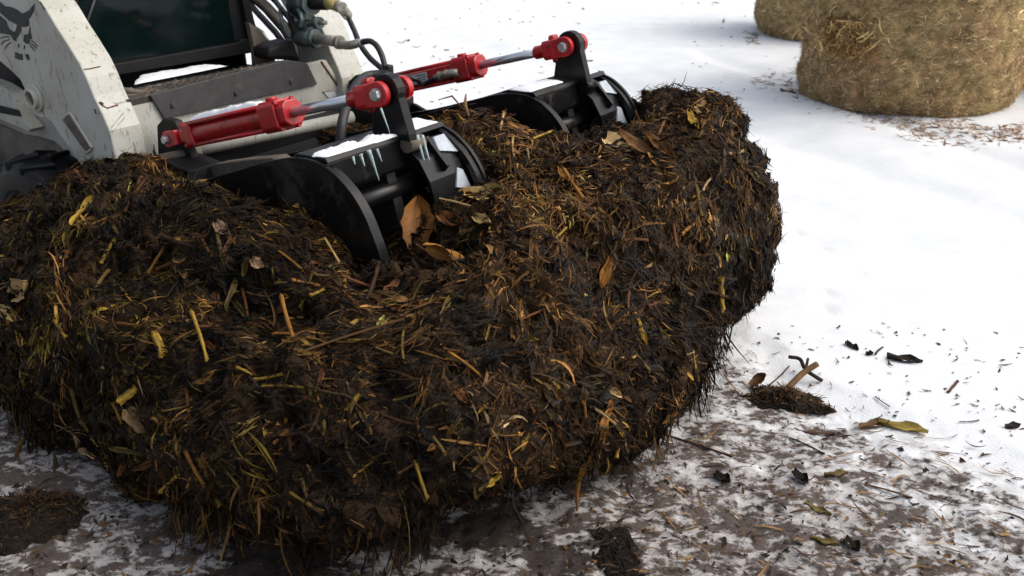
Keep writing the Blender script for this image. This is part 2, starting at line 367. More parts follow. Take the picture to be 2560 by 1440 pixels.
# the lower front leans out further than the rim above it
PM = np.stack([U, V_, Wz], 1)
G = PM.reshape(NP_, NT, 3)
du = np.roll(G, -1, 0) - np.roll(G, 1, 0); dt = np.gradient(G, axis=1)
NM = np.cross(dt, du).reshape(-1, 3); NM = unit(NM); NM[~np.isfinite(NM)] = 0
cen_ = np.array([UC, VC, .4]); sgn = np.sign(np.sum(NM * (PM - cen_), 1)); NM *= np.where(sgn == 0, 1, sgn)[:, None]
Q = PM * np.array([1, 1, 1.25])
def ridg(P_, sc, o, s): return 1 - 2 * np.abs(fbm(P_, sc, o, s))
disp = .068 * fbm(Q, 2.6, 3, 1) + .056 * ridg(Q, 6.5, 3, 2) - .036 + .030 * ridg(Q * np.array([1, 1, .6]), 17, 3, 5) + .011 * fbm(Q, 45, 3, 9)
lock = np.where(top, 1, 1) * np.where(bot, .5, 1)
fade_in = np.clip(TT / .05, 0, 1)
PM2 = PM + NM * (disp * lock * fade_in)[:, None]
PM2[:, 2] = np.maximum(PM2[:, 2], .035)
G2 = PM2.reshape(NP_, NT, 3); du = np.roll(G2, -1, 0) - np.roll(G2, 1, 0); dt = np.gradient(G2, axis=1)
NN = unit(np.cross(dt, du).reshape(-1, 3)); sg2 = np.sign(np.sum(NN * NM, 1)); NN *= np.where(sg2 == 0, 1, sg2)[:, None]
I = np.arange(NP_ * NT).reshape(NP_, NT); In = np.roll(I, -1, 0)
FM = np.stack([I[:, :-1].ravel(), I[:, 1:].ravel(), In[:, 1:].ravel(), In[:, :-1].ravel()], 1)
# zones of colour: yellow-olive at the near end, rusty brown on the upper middle, grey-black at the far end
BLK = np.array((.010, .0072, .0052)); BRN = np.array((.066, .035, .013)); RST = np.array((.26, .128, .036)); YEL = np.array((.46, .27, .06)); OLV = np.array((.135, .090, .016)); TAN = np.array((.36, .25, .12)); GRY = np.array((.040, .031, .025))
def zone(Pm):
    vv = Pm[:, 1]; uu = Pm[:, 0]; ww = Pm[:, 2]
    left = np.clip((-.55 - vv) / .6, 0, 1) * np.clip((1.7 - uu) / .8, 0, 1)
    right = np.clip((vv - .25) / .6, 0, 1)
    hi = np.clip((ww - .45) / .25, 0, 1) * np.clip((vv + .75) / .4, 0, 1)
    return left, right, hi
def pick(Pm, n, bright=1.):
    left, right, hi = zone(Pm); cl = .5 + .5 * fbm(Pm, 5.5, 3, 77); cl2 = .5 + .5 * fbm(Pm, 13, 2, 78)
    r = rng.random(n)
    pb = np.clip(.47 - .32 * hi + .45 * (cl - .5) * 2 + .06 * right, .12, .85)
    c = np.where((r < pb)[:, None], BLK * 1.4, BRN)
    r2 = rng.random(n); hot = np.clip((.36 + .42 * hi - .20 * right) * (1.6 * (1 - cl)) ** 1.5 * (cl2 * 2) ** 1.2, .03, .85)
    sel = (r >= pb) & (r2 < hot); c[sel] = RST * 1.0
    sel = (r >= pb) & (rng.random(n) < .42 * left); c[sel] = OLV
    sel = rng.random(n) < (.022 + .03 * left + .02 * hi) * (1.5 - cl) * (1 - .55 * right); c[sel] = YEL
    sel = rng.random(n) < .006; c[sel] = TAN
    sel = (c[:, 0] < .05) & (rng.random(n) < .5 * right); c[sel] = GRY * .9
    wet = np.clip(.5 + .5 * fbm(Pm, 7.5, 4, 401) * 1.9, 0, 1)[:, None]
    return c * np.exp(rng.normal(0, .40, (n, 1))) * bright * (.07 + .88 * wet ** 1.6) * (1 - .15 * left[:, None])
cb = fbm(PM2, 6, 4, 55)[:, None] * .5 + .5
colM = BLK * 1.2 * (1 - cb) + BRN * .75 * cb
load = machine_frame(empty('manure_load'))
tag(load, 'huge dripping load of dark rotted manure and cornstalks heaped in the grapple bucket', 'manure')
mass = npmesh('matted_mass', PM2, FM, M['manure'], colM, load, True); tag(mass, kind='stuff')

area = np.linalg.norm(np.cross(G2[:, 1:] - G2[:, :-1], np.roll(G2, -1, 0)[:, :-1] - G2[:, :-1]), axis=2).ravel()
iv = (np.arange(NP_)[:, None] * NT + np.arange(NT - 1)[None]).ravel()
vis = np.clip(.12 + .9 * ((FX * 0)[0] + np.clip((NM[iv] @ np.array([.75, -.60, .45])) * 1.4 + .45, 0, 1)), 0, 1)
prob = area * vis * np.where(bot[iv], .25, 1); prob /= prob.sum()
def sample(n):
    i = rng.choice(len(iv), n, p=prob); q = iv[i]
    r1 = rng.random((n, 1)); r2 = rng.random((n, 1)); a_ = PM2[q]; b_ = PM2[q + 1]; c_ = PM2[(q + NT) % (NP_ * NT)]
    return a_ + (b_ - a_) * r1 + (c_ - a_) * r2, NN[q], NM[q]
def orient(Pm, Nn, down=.9, out=.18):
    n = len(Pm); fl = np.stack([fbm(Pm, 3, 2, 301), fbm(Pm, 3, 2, 302), fbm(Pm, 3, 2, 303)], 1) * 2.7
    steep = np.clip(1 - Nn[:, 2] * 1.2, 0, 1)[:, None]
    d = rng.normal(0, .78, (n, 3)) + fl * (1 - .5 * steep) + np.array([0, 0, -1]) * steep * down * 1.6
    d -= Nn * np.sum(d * Nn, 1)[:, None]; d = unit(d)
    d = unit(d + Nn * rng.normal(0, out, (n, 1)))
    s_ = np.cross(d, Nn) + rng.normal(0, .45, (n, 3)); s_ -= d * np.sum(s_ * d, 1)[:, None]
    return d, unit(s_)
parts_ = []
def batch(n, L0, L1, w0, w1, off, out, cup=0., seg=3, br=1., down=.9):
    Pm, Nn, Nb = sample(n); Ns = unit(Nn * .5 + Nb * .8); d, s_ = orient(Pm, Ns, down, out)
    ln = L0 * (L1 / L0) ** rng.random(n); wd = w0 * (w1 / w0) ** rng.random(n)
    return strips(Pm + Ns * rng.normal(off, abs(off) + .004, (n, 1)), d, s_, ln, wd, rng.normal(.55, .7, n), pick(Pm, n, br), seg, .3, cup)
ND = 1.0
sets = [batch(90000, .010, .034, .0014, .0045, .000, .20, 0, 2), batch(52000, .03, .10, .0018, .0065, .001, .07),
        batch(20000, .014, .045, .005, .013, .000, .26, .2, 2, .95), batch(6000, .04, .09, .010, .026, .000, .16, .2, 4, .85), batch(5200, .04, .11, .005, .011, .004, .14, .25, 4, 1.5), batch(900, .08, .16, .002, .005, .004, .12, 0, 5)]
def locks(n, m_, L0, L1, w0, w1, spreadw, lift):
    Pm, Nn, Nb = sample(n); Ns = unit(Nn * .25 + Nb); d, s_ = orient(Pm, Ns, 1.1, .08); col = np.minimum(pick(Pm, n, 1.35), .30)
    R2 = lambda x: np.repeat(x, m_, 0)
    ln = L0 * (L1 / L0) ** rng.random(n); N_ = n * m_; sp_ = (spreadw * (.5 + rng.random(n)))[:, None]
    lat = unit(np.cross(d, Ns)); Pp = R2(Pm) + R2(lat * sp_) * rng.normal(0, 1, (N_, 1)) + R2(d * ln[:, None]) * rng.normal(0, .22, (N_, 1)) + R2(Ns) * (lift + .005 * rng.normal(0, 1, (N_, 1)))
    dd = R2(d) + rng.normal(0, .24, (N_, 3)); dd -= R2(Ns) * (np.sum(dd * R2(Ns), 1)[:, None] * .6); dd = unit(dd); ss = R2(lat) + rng.normal(0, .45, (N_, 3)); ss = unit(ss - dd * np.sum(ss * dd, 1)[:, None])
    return strips(Pp, dd, ss, R2(ln) * (.45 + .8 * rng.random(N_)), w0 * (w1 / w0) ** rng.random(N_), np.repeat(rng.normal(.7, .5, n), m_) + rng.normal(0, .25, N_), R2(col) * np.exp(rng.normal(0, .38, (N_, 1))), 4, .3, .12)
sets.append(locks(1300, 13, .035, .10, .0016, .0060, .012, .002)); sets.append(locks(260, 20, .07, .17, .002, .007, .022, .003)); sets.append(locks(2200, 6, .03, .08, .003, .009, .008, .003))
b0 = 0; VV = []; FF = []; CC = []
for a_, f_, c_ in sets: VV.append(a_); FF.append(f_ + b0); CC.append(c_); b0 += len(a_)
sh = npmesh('loose_shreds', np.concatenate(VV), np.concatenate(FF), M['shred'], np.concatenate(CC), load); tag(sh, kind='stuff')
# hanging threads below the rim
nh = 2600; sel = np.where(sid & (k > .70) & (NM @ np.array([.75, -.60, .1]) > -.2))[0]
pw = np.clip(fbm(PM2[sel], 5, 3, 555) * 2.2 + .15, .0, 1) ** 1.5 + .02; q = rng.choice(sel, nh, p=pw / pw.sum()); Pm = PM2[q]; ln = .03 + .17 * rng.random(nh) ** 1.8
d = unit(np.array([0, 0, -1.]) + np.repeat(rng.normal(0, .2, (nh // 10, 3)), 10, 0) + rng.normal(0, .12, (nh, 3))); q0_ = np.repeat(q[::10], 10); Pm = PM2[q0_] + rng.normal(0, .014, (nh, 3)); s_ = unit(np.cross(d, rng.normal(0, 1, (nh, 3))))
Pc = Pm + d * ln[:, None] * .4; Pc[:, 2] = np.maximum(Pc[:, 2], .03)
hv, hf, hc = strips(Pc, d, s_, ln, .0015 + .006 * rng.random(nh) ** 2, rng.normal(0, .8, nh), pick(Pm, nh, 1.), 4, .25)
ht = npmesh('hanging_threads', hv, hf, M['shred'], hc, load); tag(ht, kind='stuff')

# separate pieces lying on the load: stalks and husks, found where a sight line meets the heap
bvh = BVHTree.FromPolygons([tuple(x) for x in PM2[:, :].tolist()], [tuple(f) for f in FM.tolist()])
cl_ = Vector(uvw(C0))
def hit(x, y):
    d = ray(x, y); dm = Vector((float(d @ FX), float(d @ LX), float(d[2]))); dm.normalize()
    loc, nr, idx, dist = bvh.ray_cast(cl_, dm)
    if loc is None: return None, None
    if nr.dot(dm) > 0: nr = -nr
    # broad normal, less jagged
    nb = Vector(NM[FM[idx][0]].tolist()); return loc, (nr * .3 + nb).normalized()
def stalk_mesh(name, L, r, col, bend=0., seg=6, split=False):
    mb = MB(); n = 8; vs = []; cols = []; pts = []; fs = []
    for i in range(seg + 1):
        t_ = i / seg - .5; c_ = Vector((t_ * L, bend * (t_ * t_ - .25) * L, 0)); rr = r * (1 + .12 * math.sin(i * 2.3)) * (1.15 if i in (0, seg) else 1)
        for k_ in range(n):
            a_ = 2 * math.pi * k_ / n; q_ = .72 if k_ % 2 else 1.
            vs.append((c_.x + random.uniform(-.004, .004) * (i in (0, seg)), c_.y + math.cos(a_) * rr * q_, c_.z + math.sin(a_) * rr * q_ * .6))
            g = (.55 + .6 * random.random()) * (1 if k_ % 2 == 0 else .6); cols.append([x * g for x in col])
    for i in range(seg):
        for k_ in range(n): fs.append((i * n + k_, i * n + (k_ + 1) % n, (i + 1) * n + (k_ + 1) % n, (i + 1) * n + k_))
    V = np.array(vs); F4 = np.array(fs)
    # end faces as two quad fans
    cap = [(0, 1, 2, 3), (0, 3, 4, 7), (4, 5, 6, 7)]; F4 = np.vstack([F4, [c for c in cap], [tuple(seg * n + i for i in c[::-1]) for c in cap]])
    return V, F4, np.array(cols)
def husk_mesh(L, w, col, curl=.35, twist=.4, seg=9):
    rows = 7; vs = []; cols = []; fs = []; ph_ = random.uniform(0, 6)
    for i in range(seg + 1):
        s_ = i / seg; x = (s_ - .5) * L; ww = w * (math.sin(math.pi * min(1, s_ * .92 + .08)) ** .7) * (1 + .08 * math.sin(i * 3.1 + ph_)) + w * .05
        tw = twist * (s_ - .5)
        for j in range(rows):
            a_ = j / (rows - 1) - .5; yy = a_ * ww; zz = curl * w * (a_ * a_ * 4 - .3) + .10 * L * math.sin(s_ * 3 + ph_) * .3 + .006 * math.sin(j * 2.4 + i)
            vs.append((x, yy * math.cos(tw) - zz * math.sin(tw), yy * math.sin(tw) + zz * math.cos(tw)))
            g = (.72 + .25 * (j % 2) + .25 * random.random()) * (.55 + .6 * s_ if ph_ > 3 else 1.1 - .5 * s_); cols.append([c * g for c in col])
    for i in range(seg):
        for j in range(rows - 1): fs.append((i * rows + j, i * rows + j + 1, (i + 1) * rows + j + 1, (i + 1) * rows + j))
    return np.array(vs), np.array(fs), np.array(cols)
def place(vfc, loc, d, nr, name, mat, parent, lift=.0):
    V, F4, C_ = vfc; x = d.normalized(); y = nr.cross(x).normalized(); z_ = x.cross(y)
    Mx = Matrix((x, y, z_)).transposed().to_4x4(); Mx.translation = loc + nr * lift
    o = npmesh(name, V, F4, mat, C_, parent, True); o.matrix_local = Mx; return o
def piece_px(kind, x0, y0, x1, y1, wpx, col, lift=.006, **kw):
    a_, na = hit(x0, y0); b_, nb_ = hit(x1, y1)
    if a_ is None or b_ is None: return None
    mid, nm = hit((x0 + x1) / 2, (y0 + y1) / 2)
    if mid is None: mid, nm = (a_ + b_) / 2, na
    # the pieces lie across hollows: take the end nearer the lens as a guide for the depth
    za = (a_ - cl_).length; zb = (b_ - cl_).length; zm = (mid - cl_).length; zt = min(zm, (za + zb) / 2)
    za = zt + max(-.05, min(.05, za - zt)); zb = zt + max(-.05, min(.05, zb - zt))
    a_ = cl_ + (a_ - cl_).normalized() * (za - .006); b_ = cl_ + (b_ - cl_).normalized() * (zb - .006)
    d = b_ - a_; L = d.length; wm = wpx * zt / FPX
    nr = (nm + (cl_ - mid).normalized() * .8); nr = (nr - d * (nr.dot(d) / d.length_squared)).normalized()
    f_ = stalk_mesh('s', L, wm / 2 * 1.0, col, kw.get('bend', random.uniform(-.15, .15))) if kind == 'stalk' else husk_mesh(L, wm * 1.1, col, kw.get('curl', .3), kw.get('twist', .5))
    return place(f_, (a_ + b_) / 2, d, nr, kind, M['husk'], load, lift)
cT = (.60, .40, .15); cY = (.46, .29, .045); cO = (.34, .15, .03); cP = (.50, .33, .15); cR = (.16, .062, .02); cLt = (.66, .47, .23)
HERO = [('husk', 1160, 490, 1278, 480, 42, cT), ('husk', 1072, 606, 1205, 668, 46, cO), ('husk', 1512, 352, 1590, 385, 52, cLt), ('husk', 1055, 640, 1045, 500, 70, (.24, .105, .028)), ('husk', 1545, 335, 1640, 395, 24, (.26, .13, .05)),
        ('husk', 1330, 600, 1345, 710, 24, (.17, .08, .025)), ('husk', 1610, 335, 1690, 400, 22, (.20, .09, .03)), ('husk', 1100, 540, 1160, 560, 30, cR), ('husk', 1190, 545, 1232, 560, 26, cT), ('stalk', 810, 598, 866, 695, 7, cT), ('husk', 830, 610, 880, 628, 16, cY),
        ('stalk', 364, 800, 412, 890, 20, cY), ('stalk', 1800, 690, 1802, 775, 18, cY), ('stalk', 300, 1005, 345, 970, 20, cY), ('stalk', 125, 1125, 205, 1050, 13, cY), ('stalk', 868, 1025, 905, 980, 14, cY),
        ('husk', 325, 1020, 370, 1080, 34, (.17, .11, .05)), ('stalk', 335, 1060, 345, 1150, 14, (.2, .14, .03)), ('stalk', 500, 1140, 550, 1260, 15, (.22, .13, .03)), ('husk', 40, 740, 75, 700, 45, cP), ('husk', 0, 770, 60, 800, 26, cT), ('husk', 0, 830, 30, 800, 24, cP),
        ('stalk', 705, 740, 740, 860, 10, cO), ('stalk', 720, 745, 700, 700, 10, cY), ('stalk', 800, 715, 730, 700, 8, cO), ('husk', 1590, 800, 1615, 870, 12, cY), ('husk', 1475, 1130, 1440, 1190, 14, cO),
        ('stalk', 1455, 1000, 1460, 1040, 9, cO), ('husk', 1500, 960, 1545, 985, 18, cP), ('stalk', 1535, 1060, 1460, 1010, 7, cP), ('husk', 1500, 1100, 1520, 1000, 20, cO), ('stalk', 1820, 385, 1855, 378, 7, cP), ('stalk', 1755, 480, 1775, 448, 6, cP),
        ('stalk', 1590, 415, 1690, 440, 6, cO), ('husk', 1720, 285, 1745, 325, 18, cY), ('husk', 1740, 270, 1770, 285, 18, cT), ('stalk', 1180, 520, 1100, 500, 7, cP), ('stalk', 1235, 465, 1150, 480, 6, cT), ('husk', 1060, 465, 1130, 500, 16, cT), ('husk', 1040, 470, 1120, 455, 10, cY),
        ('stalk', 140, 800, 170, 845, 8, cY), ('stalk', 480, 780, 520, 905, 8, cY), ('stalk', 850, 690, 930, 720, 9, cR), ('stalk', 790, 620, 850, 640, 6, cO), ('stalk', 1285, 395, 1282, 345, 6, cT), ('stalk', 1380, 330, 1330, 350, 7, cY),
        ('husk', 540, 560, 575, 590, 26, (.19, .12, .075)), ('husk', 630, 650, 660, 670, 24, (.34, .22, .12)), ('stalk', 240, 410, 290, 392, 8, cLt), ('husk', 250, 390, 300, 400, 20, cR), ('husk', 800, 1180, 740, 1060, 60, (.07, .03, .013)), ('husk', 1140, 980, 1180, 1010, 22, cR),
        ('stalk', 1300, 800, 1400, 760, 7, cR), ('husk', 1290, 760, 1320, 850, 18, cO), ('stalk', 870, 780, 1000, 775, 11, cR), ('stalk', 760, 880, 1010, 800, 6, (.15, .08, .03)), ('stalk', 1120, 880, 1200, 940, 7, cO), ('husk', 1520, 640, 1500, 720, 26, cO),
        ('stalk', 960, 470, 1035, 455, 7, cO), ('husk', 1400, 420, 1425, 460, 20, cO), ('stalk', 1410, 425, 1460, 500, 9, cO), ('stalk', 1680, 560, 1690, 620, 9, cR), ('husk', 1550, 430, 1600, 500, 22, cR), ('stalk', 1455, 740, 1470, 742, 8, cLt), ('husk', 200, 1120, 245, 1140, 14, cP), ('stalk', 190, 1090, 198, 1115, 9, cP)]
for h_ in HERO: piece_px(*h_)
npc = 0
while npc < 225:
    x = random.uniform(0, 1900); y = random.uniform(260, 1330); a_, na = hit(x, y)
    if a_ is None: continue
    steep = na.z < .5; th = random.gauss(math.pi / 2, .5) if steep and random.random() < .6 else random.uniform(0, math.pi)
    Lp = random.uniform(28, 95) * (1.1 if x < 1100 else .8); lf = a_.y
    col = random.choice([cY, cY, cO, cR, cR, (.17, .11, .03), (.12, .085, .025), (.10, .045, .018)]) if a_[1] < .3 else random.choice([cR, cP, (.09, .05, .03), (.12, .08, .05), cO])
    g = random.uniform(.35, .95); col = tuple(c * g for c in col)
    kd = 'stalk' if random.random() < .68 else 'husk'
    if piece_px(kd, x, y, x + math.cos(th) * Lp, y + math.sin(th) * Lp, random.uniform(5, 11) if kd == 'stalk' else random.uniform(7, 17), col, .004): npc += 1
# long strips hanging under the rim
def dangling(pts, dep, w, col, name='hanging_strand'):
    p_ = [Vector(atz(x, y, dep + dz)) for x, y, dz in pts]; vs = []; cols = []
    n_ = len(p_); 
    for i, q_ in enumerate(p_):
        d = (p_[min(i + 1, n_ - 1)] - p_[max(i - 1, 0)]).normalized(); s_ = d.cross((cl_ - q_).normalized()).normalized(); wi = w * (1 if 0 < i < n_ - 1 else .4) * random.uniform(.7, 1.2)
        nn = s_.cross(d) * w * .35
        for q2 in (q_ - s_ * wi / 2, q_ + nn, q_ + s_ * wi / 2): vs.append(q2); cols.append([c * random.uniform(.6, 1.2) for c in col])
    fs = []
    for i in range(n_ - 1):
        for j in (0, 1): fs.append((i * 3 + j, i * 3 + j + 1, i * 3 + j + 4, i * 3 + j + 3))
    return npmesh(name, np.array(vs), np.array(fs), M['husk'], np.array(cols), load, True)
dangling([(1505, 1090, 0), (1500, 1125, 0), (1465, 1150, 0), (1448, 1190, 0), (1442, 1235, 0), (1443, 1278, 0)], 2.35, .014, (.22, .10, .025))
dangling([(1500, 1120, 0), (1517, 1145, 0), (1522, 1165, 0), (1512, 1192, 0)], 2.35, .008, (.22, .15, .03))
dangling([(1500, 1030, 0), (1525, 1060, 0), (1548, 1085, 0), (1555, 1105, 0)], 2.3, .010, cP)
dangling([(560, 1250, 0), (575, 1290, 0), (572, 1330, 0), (556, 1380, 0), (546, 1425, 0)], 2.18, .008, (.2, .13, .03))
dangling([(1215, 1110, 0), (1222, 1070, 0), (1225, 1020, 0)], 2.25, .004, (.25, .18, .05))
dangling([(1120, 1210, 0), (1150, 1130, 0), (1190, 1112, 0), (1235, 1110, 0)], 2.3, .004, (.10, .08, .02))
dangling([(135, 1130, 0), (140, 1165, 0), (136, 1195, 0)], 2.6, .014, (.05, .035, .015))
dangling([(155, 1140, 0), (168, 1180, 0), (172, 1230, 0)], 2.6, .016, (.09, .06, .03))
dangling([(60, 1090, 0), (45, 1125, 0), (38, 1145, 0)], 2.65, .02, (.10, .065, .02))
dangling([(1385, 1060, 0), (1392, 1095, 0), (1398, 1125, 0)], 2.25, .016, (.18, .10, .025))
dangling([(1095, 250, 0), (1130, 240, 0), (1160, 275, 0)], 2.98, .010, (.16, .08, .03))
dangling([(1165, 235, 0), (1162, 262, 0), (1172, 290, 0)], 2.97, .014, (.28, .17, .07))
dangling([(1810, 920, 0), (1818, 940, 0), (1812, 965, 0)], 3.1, .008, (.06, .02, .01))

# ================================================================== GRAPPLE BUCKET
gb = machine_frame(empty('grapple_bucket'))
tag(gb, 'glossy black grapple bucket with two claws worked by red hydraulic cylinders', 'grapple bucket')
mb = MB(); mb.box((-.12, -.91, .12), (.0, .91, .135)); mb.prism([(-.12, .12), (.95, .085), (1.0, .10), (.95, .115), (0, .15), (-.08, .2), (-.10, .56), (-.12, .58)], 'v', -.90, .90)
mb.build('bucket_shell', M['black_dull'], gb, bev=.003)
for s in (-1, 1):
    MB().prism([(-.12, .10), (.93, .08), (1.0, .12), (.55, .42), (.0, .60), (-.12, .60)], 'v', s * .905, s * .925).build('bucket_side', M['black_dull'], gb, bev=.003)
MB().box((-.14, -.93, .565), (-.02, .93, .635)).build('top_beam', M['black_dull'], gb, bev=.006)
MB().prism([(-.02, .50), (.10, .48), (.12, .52), (-.02, .57)], 'v', -.78, .78).build('deflector', M['black_dull'], gb, bev=.004)
def smooth_path(pts, sub=8):
    P_ = [Vector(p) for p in pts]; P_ = [P_[0] * 2 - P_[1]] + P_ + [P_[-1] * 2 - P_[-2]]; out = []
    for i in range(1, len(P_) - 2):
        p0, p1, p2, p3 = P_[i - 1:i + 3]
        for j in range(sub):
            s = j / sub; out.append(.5 * ((2 * p1) + (-p0 + p2) * s + (2 * p0 - 5 * p1 + 4 * p2 - p3) * s * s + (-p0 + 3 * p1 - 3 * p2 + p3) * s ** 3))
    out.append(P_[-2]); return out
def claw(vc, hull):
    # outline of a side plate, traced in the plane of the near claw
    outer = [(-.02, .565), (.25, .635), (.53, .724), (.70, .787), (.80, .822), (.88, .852), (.95, .876), (1.02, .896), (1.08, .907), (1.14, .908), (1.20, .893), (1.245, .868), (1.285, .835), (1.32, .79), (1.345, .74), (1.37, .68), (1.39, .61), (1.40, .52), (1.395, .36)]
    inner = [(1.365, .36), (1.36, .45), (1.335, .54), (1.29, .61), (1.24, .655), (1.18, .68), (1.10, .69), (1.0, .68), (.86, .64), (.60, .56), (.3, .49), (.0, .48), (-.05, .52)]
    nose = [tuple(q[:2]) for q in smooth_path([(a_, b_, 0) for a_, b_ in outer[4:]], 4)]; prof = outer[:4] + nose + inner
    for s in (-1, 1):
        pl = MB().prism(prof, 'v', vc + s * .262 - .007, vc + s * .262 + .007).build('side_plate', M['black'], hull, bev=.0015)
        # rolled flange round the curved nose
        fl = nose[8:]; r_ = [(a * .985 + .012, b * .975 + .004) for a, b in fl]
        lo = vc + s * .262; s2 = -s
        MB().prism([(a - .004, b - .006) for a, b in fl] + [(1.375, .36), (1.378, .50), (1.365, .60), (1.345, .67), (1.32, .73), (1.295, .775), (1.262, .812), (1.225, .845), (1.185, .868), (1.14, .882), (1.08, .882), (1.02, .872), (.95, .852)], 'v', min(lo + s2 * .007, lo + s2 * .032), max(lo + s2 * .007, lo + s2 * .032)).build('nose_flange', M['black'], pl, bev=.002)
    MB().prism([(.98, .74), (1.0, .86), (1.06, .893), (1.16, .885), (1.175, .80), (1.185, .77), (1.20, .72), (1.215, .65), (1.23, .55), (1.26, .42), (1.23, .36), (1.12, .50), (1.07, .64)], 'v', vc - .02, vc + .02).build('centre_tine', M['black_dull'], hull, bev=.003)
    # ear plate with rounded head
    ear = [(1.062, .905), (1.070, .97)]; cx, cz, r_ = 1.128, 1.043, .054
    for i in range(13): a_ = math.pi * (1.03 - i / 12 * 1.1); ear.append((cx + r_ * math.cos(a_), cz + r_ * math.sin(a_)))
    ear += [(1.215, .925), (1.218, .905)]
    MB().prism(ear, 'v', vc + .043, vc + .078).build('ear_plate', M['black'], hull, smooth=False, bev=.003)
    MB().prism([(1.03, .895), (1.05, .912), (1.17, .918), (1.18, .905), (1.17, .903), (1.05, .898)], 'v', vc - .254, vc + .254).build('top_plate', M['black'], hull, bev=.002)
    MB().prism([(1.10, .902), (1.172, .902), (1.18, .82), (1.165, .80), (1.11, .81)], 'v', vc - .254, vc + .06).build('cross_box', M['black'], hull, bev=.004)
    MB().tube([(1.17, vc - .25, .755), (1.17, vc + .25, .755)], .030, 20).build('cross_tube', M['black'], hull, smooth=True)
    # curved skin between the centre tine and the far plate
    sk = [(1.175, .885), (1.235, .845), (1.275, .785), (1.30, .70), (1.30, .62)]
    MB().prism(sk + [(a - .012, b - .006) for a, b in sk[::-1]], 'v', vc + .062, vc + .255).build('curved_skin', M['black'], hull, bev=.001)
    MB().tube([(1.20, vc + .045, .892), (1.198, vc + .115, .888)], .024, 18).build('stub_tube', M['greymud'] if vc < 0 else M['black'], hull, smooth=True)
    for q0 in ((1.245, .872), ):
        MB().prism([(1.17, .87), (1.20, .90), (1.285, .82), (1.26, .79)], 'v', vc + .135, vc + .15).build('gusset', M['black'], hull, bev=.002)
for vc in (-.515, .515):
    hull = MB().tube([(-.06, vc - .3, .56), (-.06, vc + .3, .56)], .032, 18).build('claw', M['black_dull'], gb, smooth=True); hull['label'] = 'near claw of the grapple' if vc < 0 else 'far claw of the grapple'
    claw(vc, hull)
    MB().prism([(-.16, .50), (-.10, .76), (-.05, .795), (.02, .795), (.055, .74), (.12, .62), (.20, .57), (.20, .50)], 'v', vc + .043, vc + .078).build('cylinder_bracket', M['black_dull'], gb, bev=.004)
    MB().prism([(-.05, .55), (-.02, .675), (.20, .655), (.22, .55)], 'v', vc - .05, vc + .10).build('cylinder_foot', M['black_dull'], gb, bev=.006)
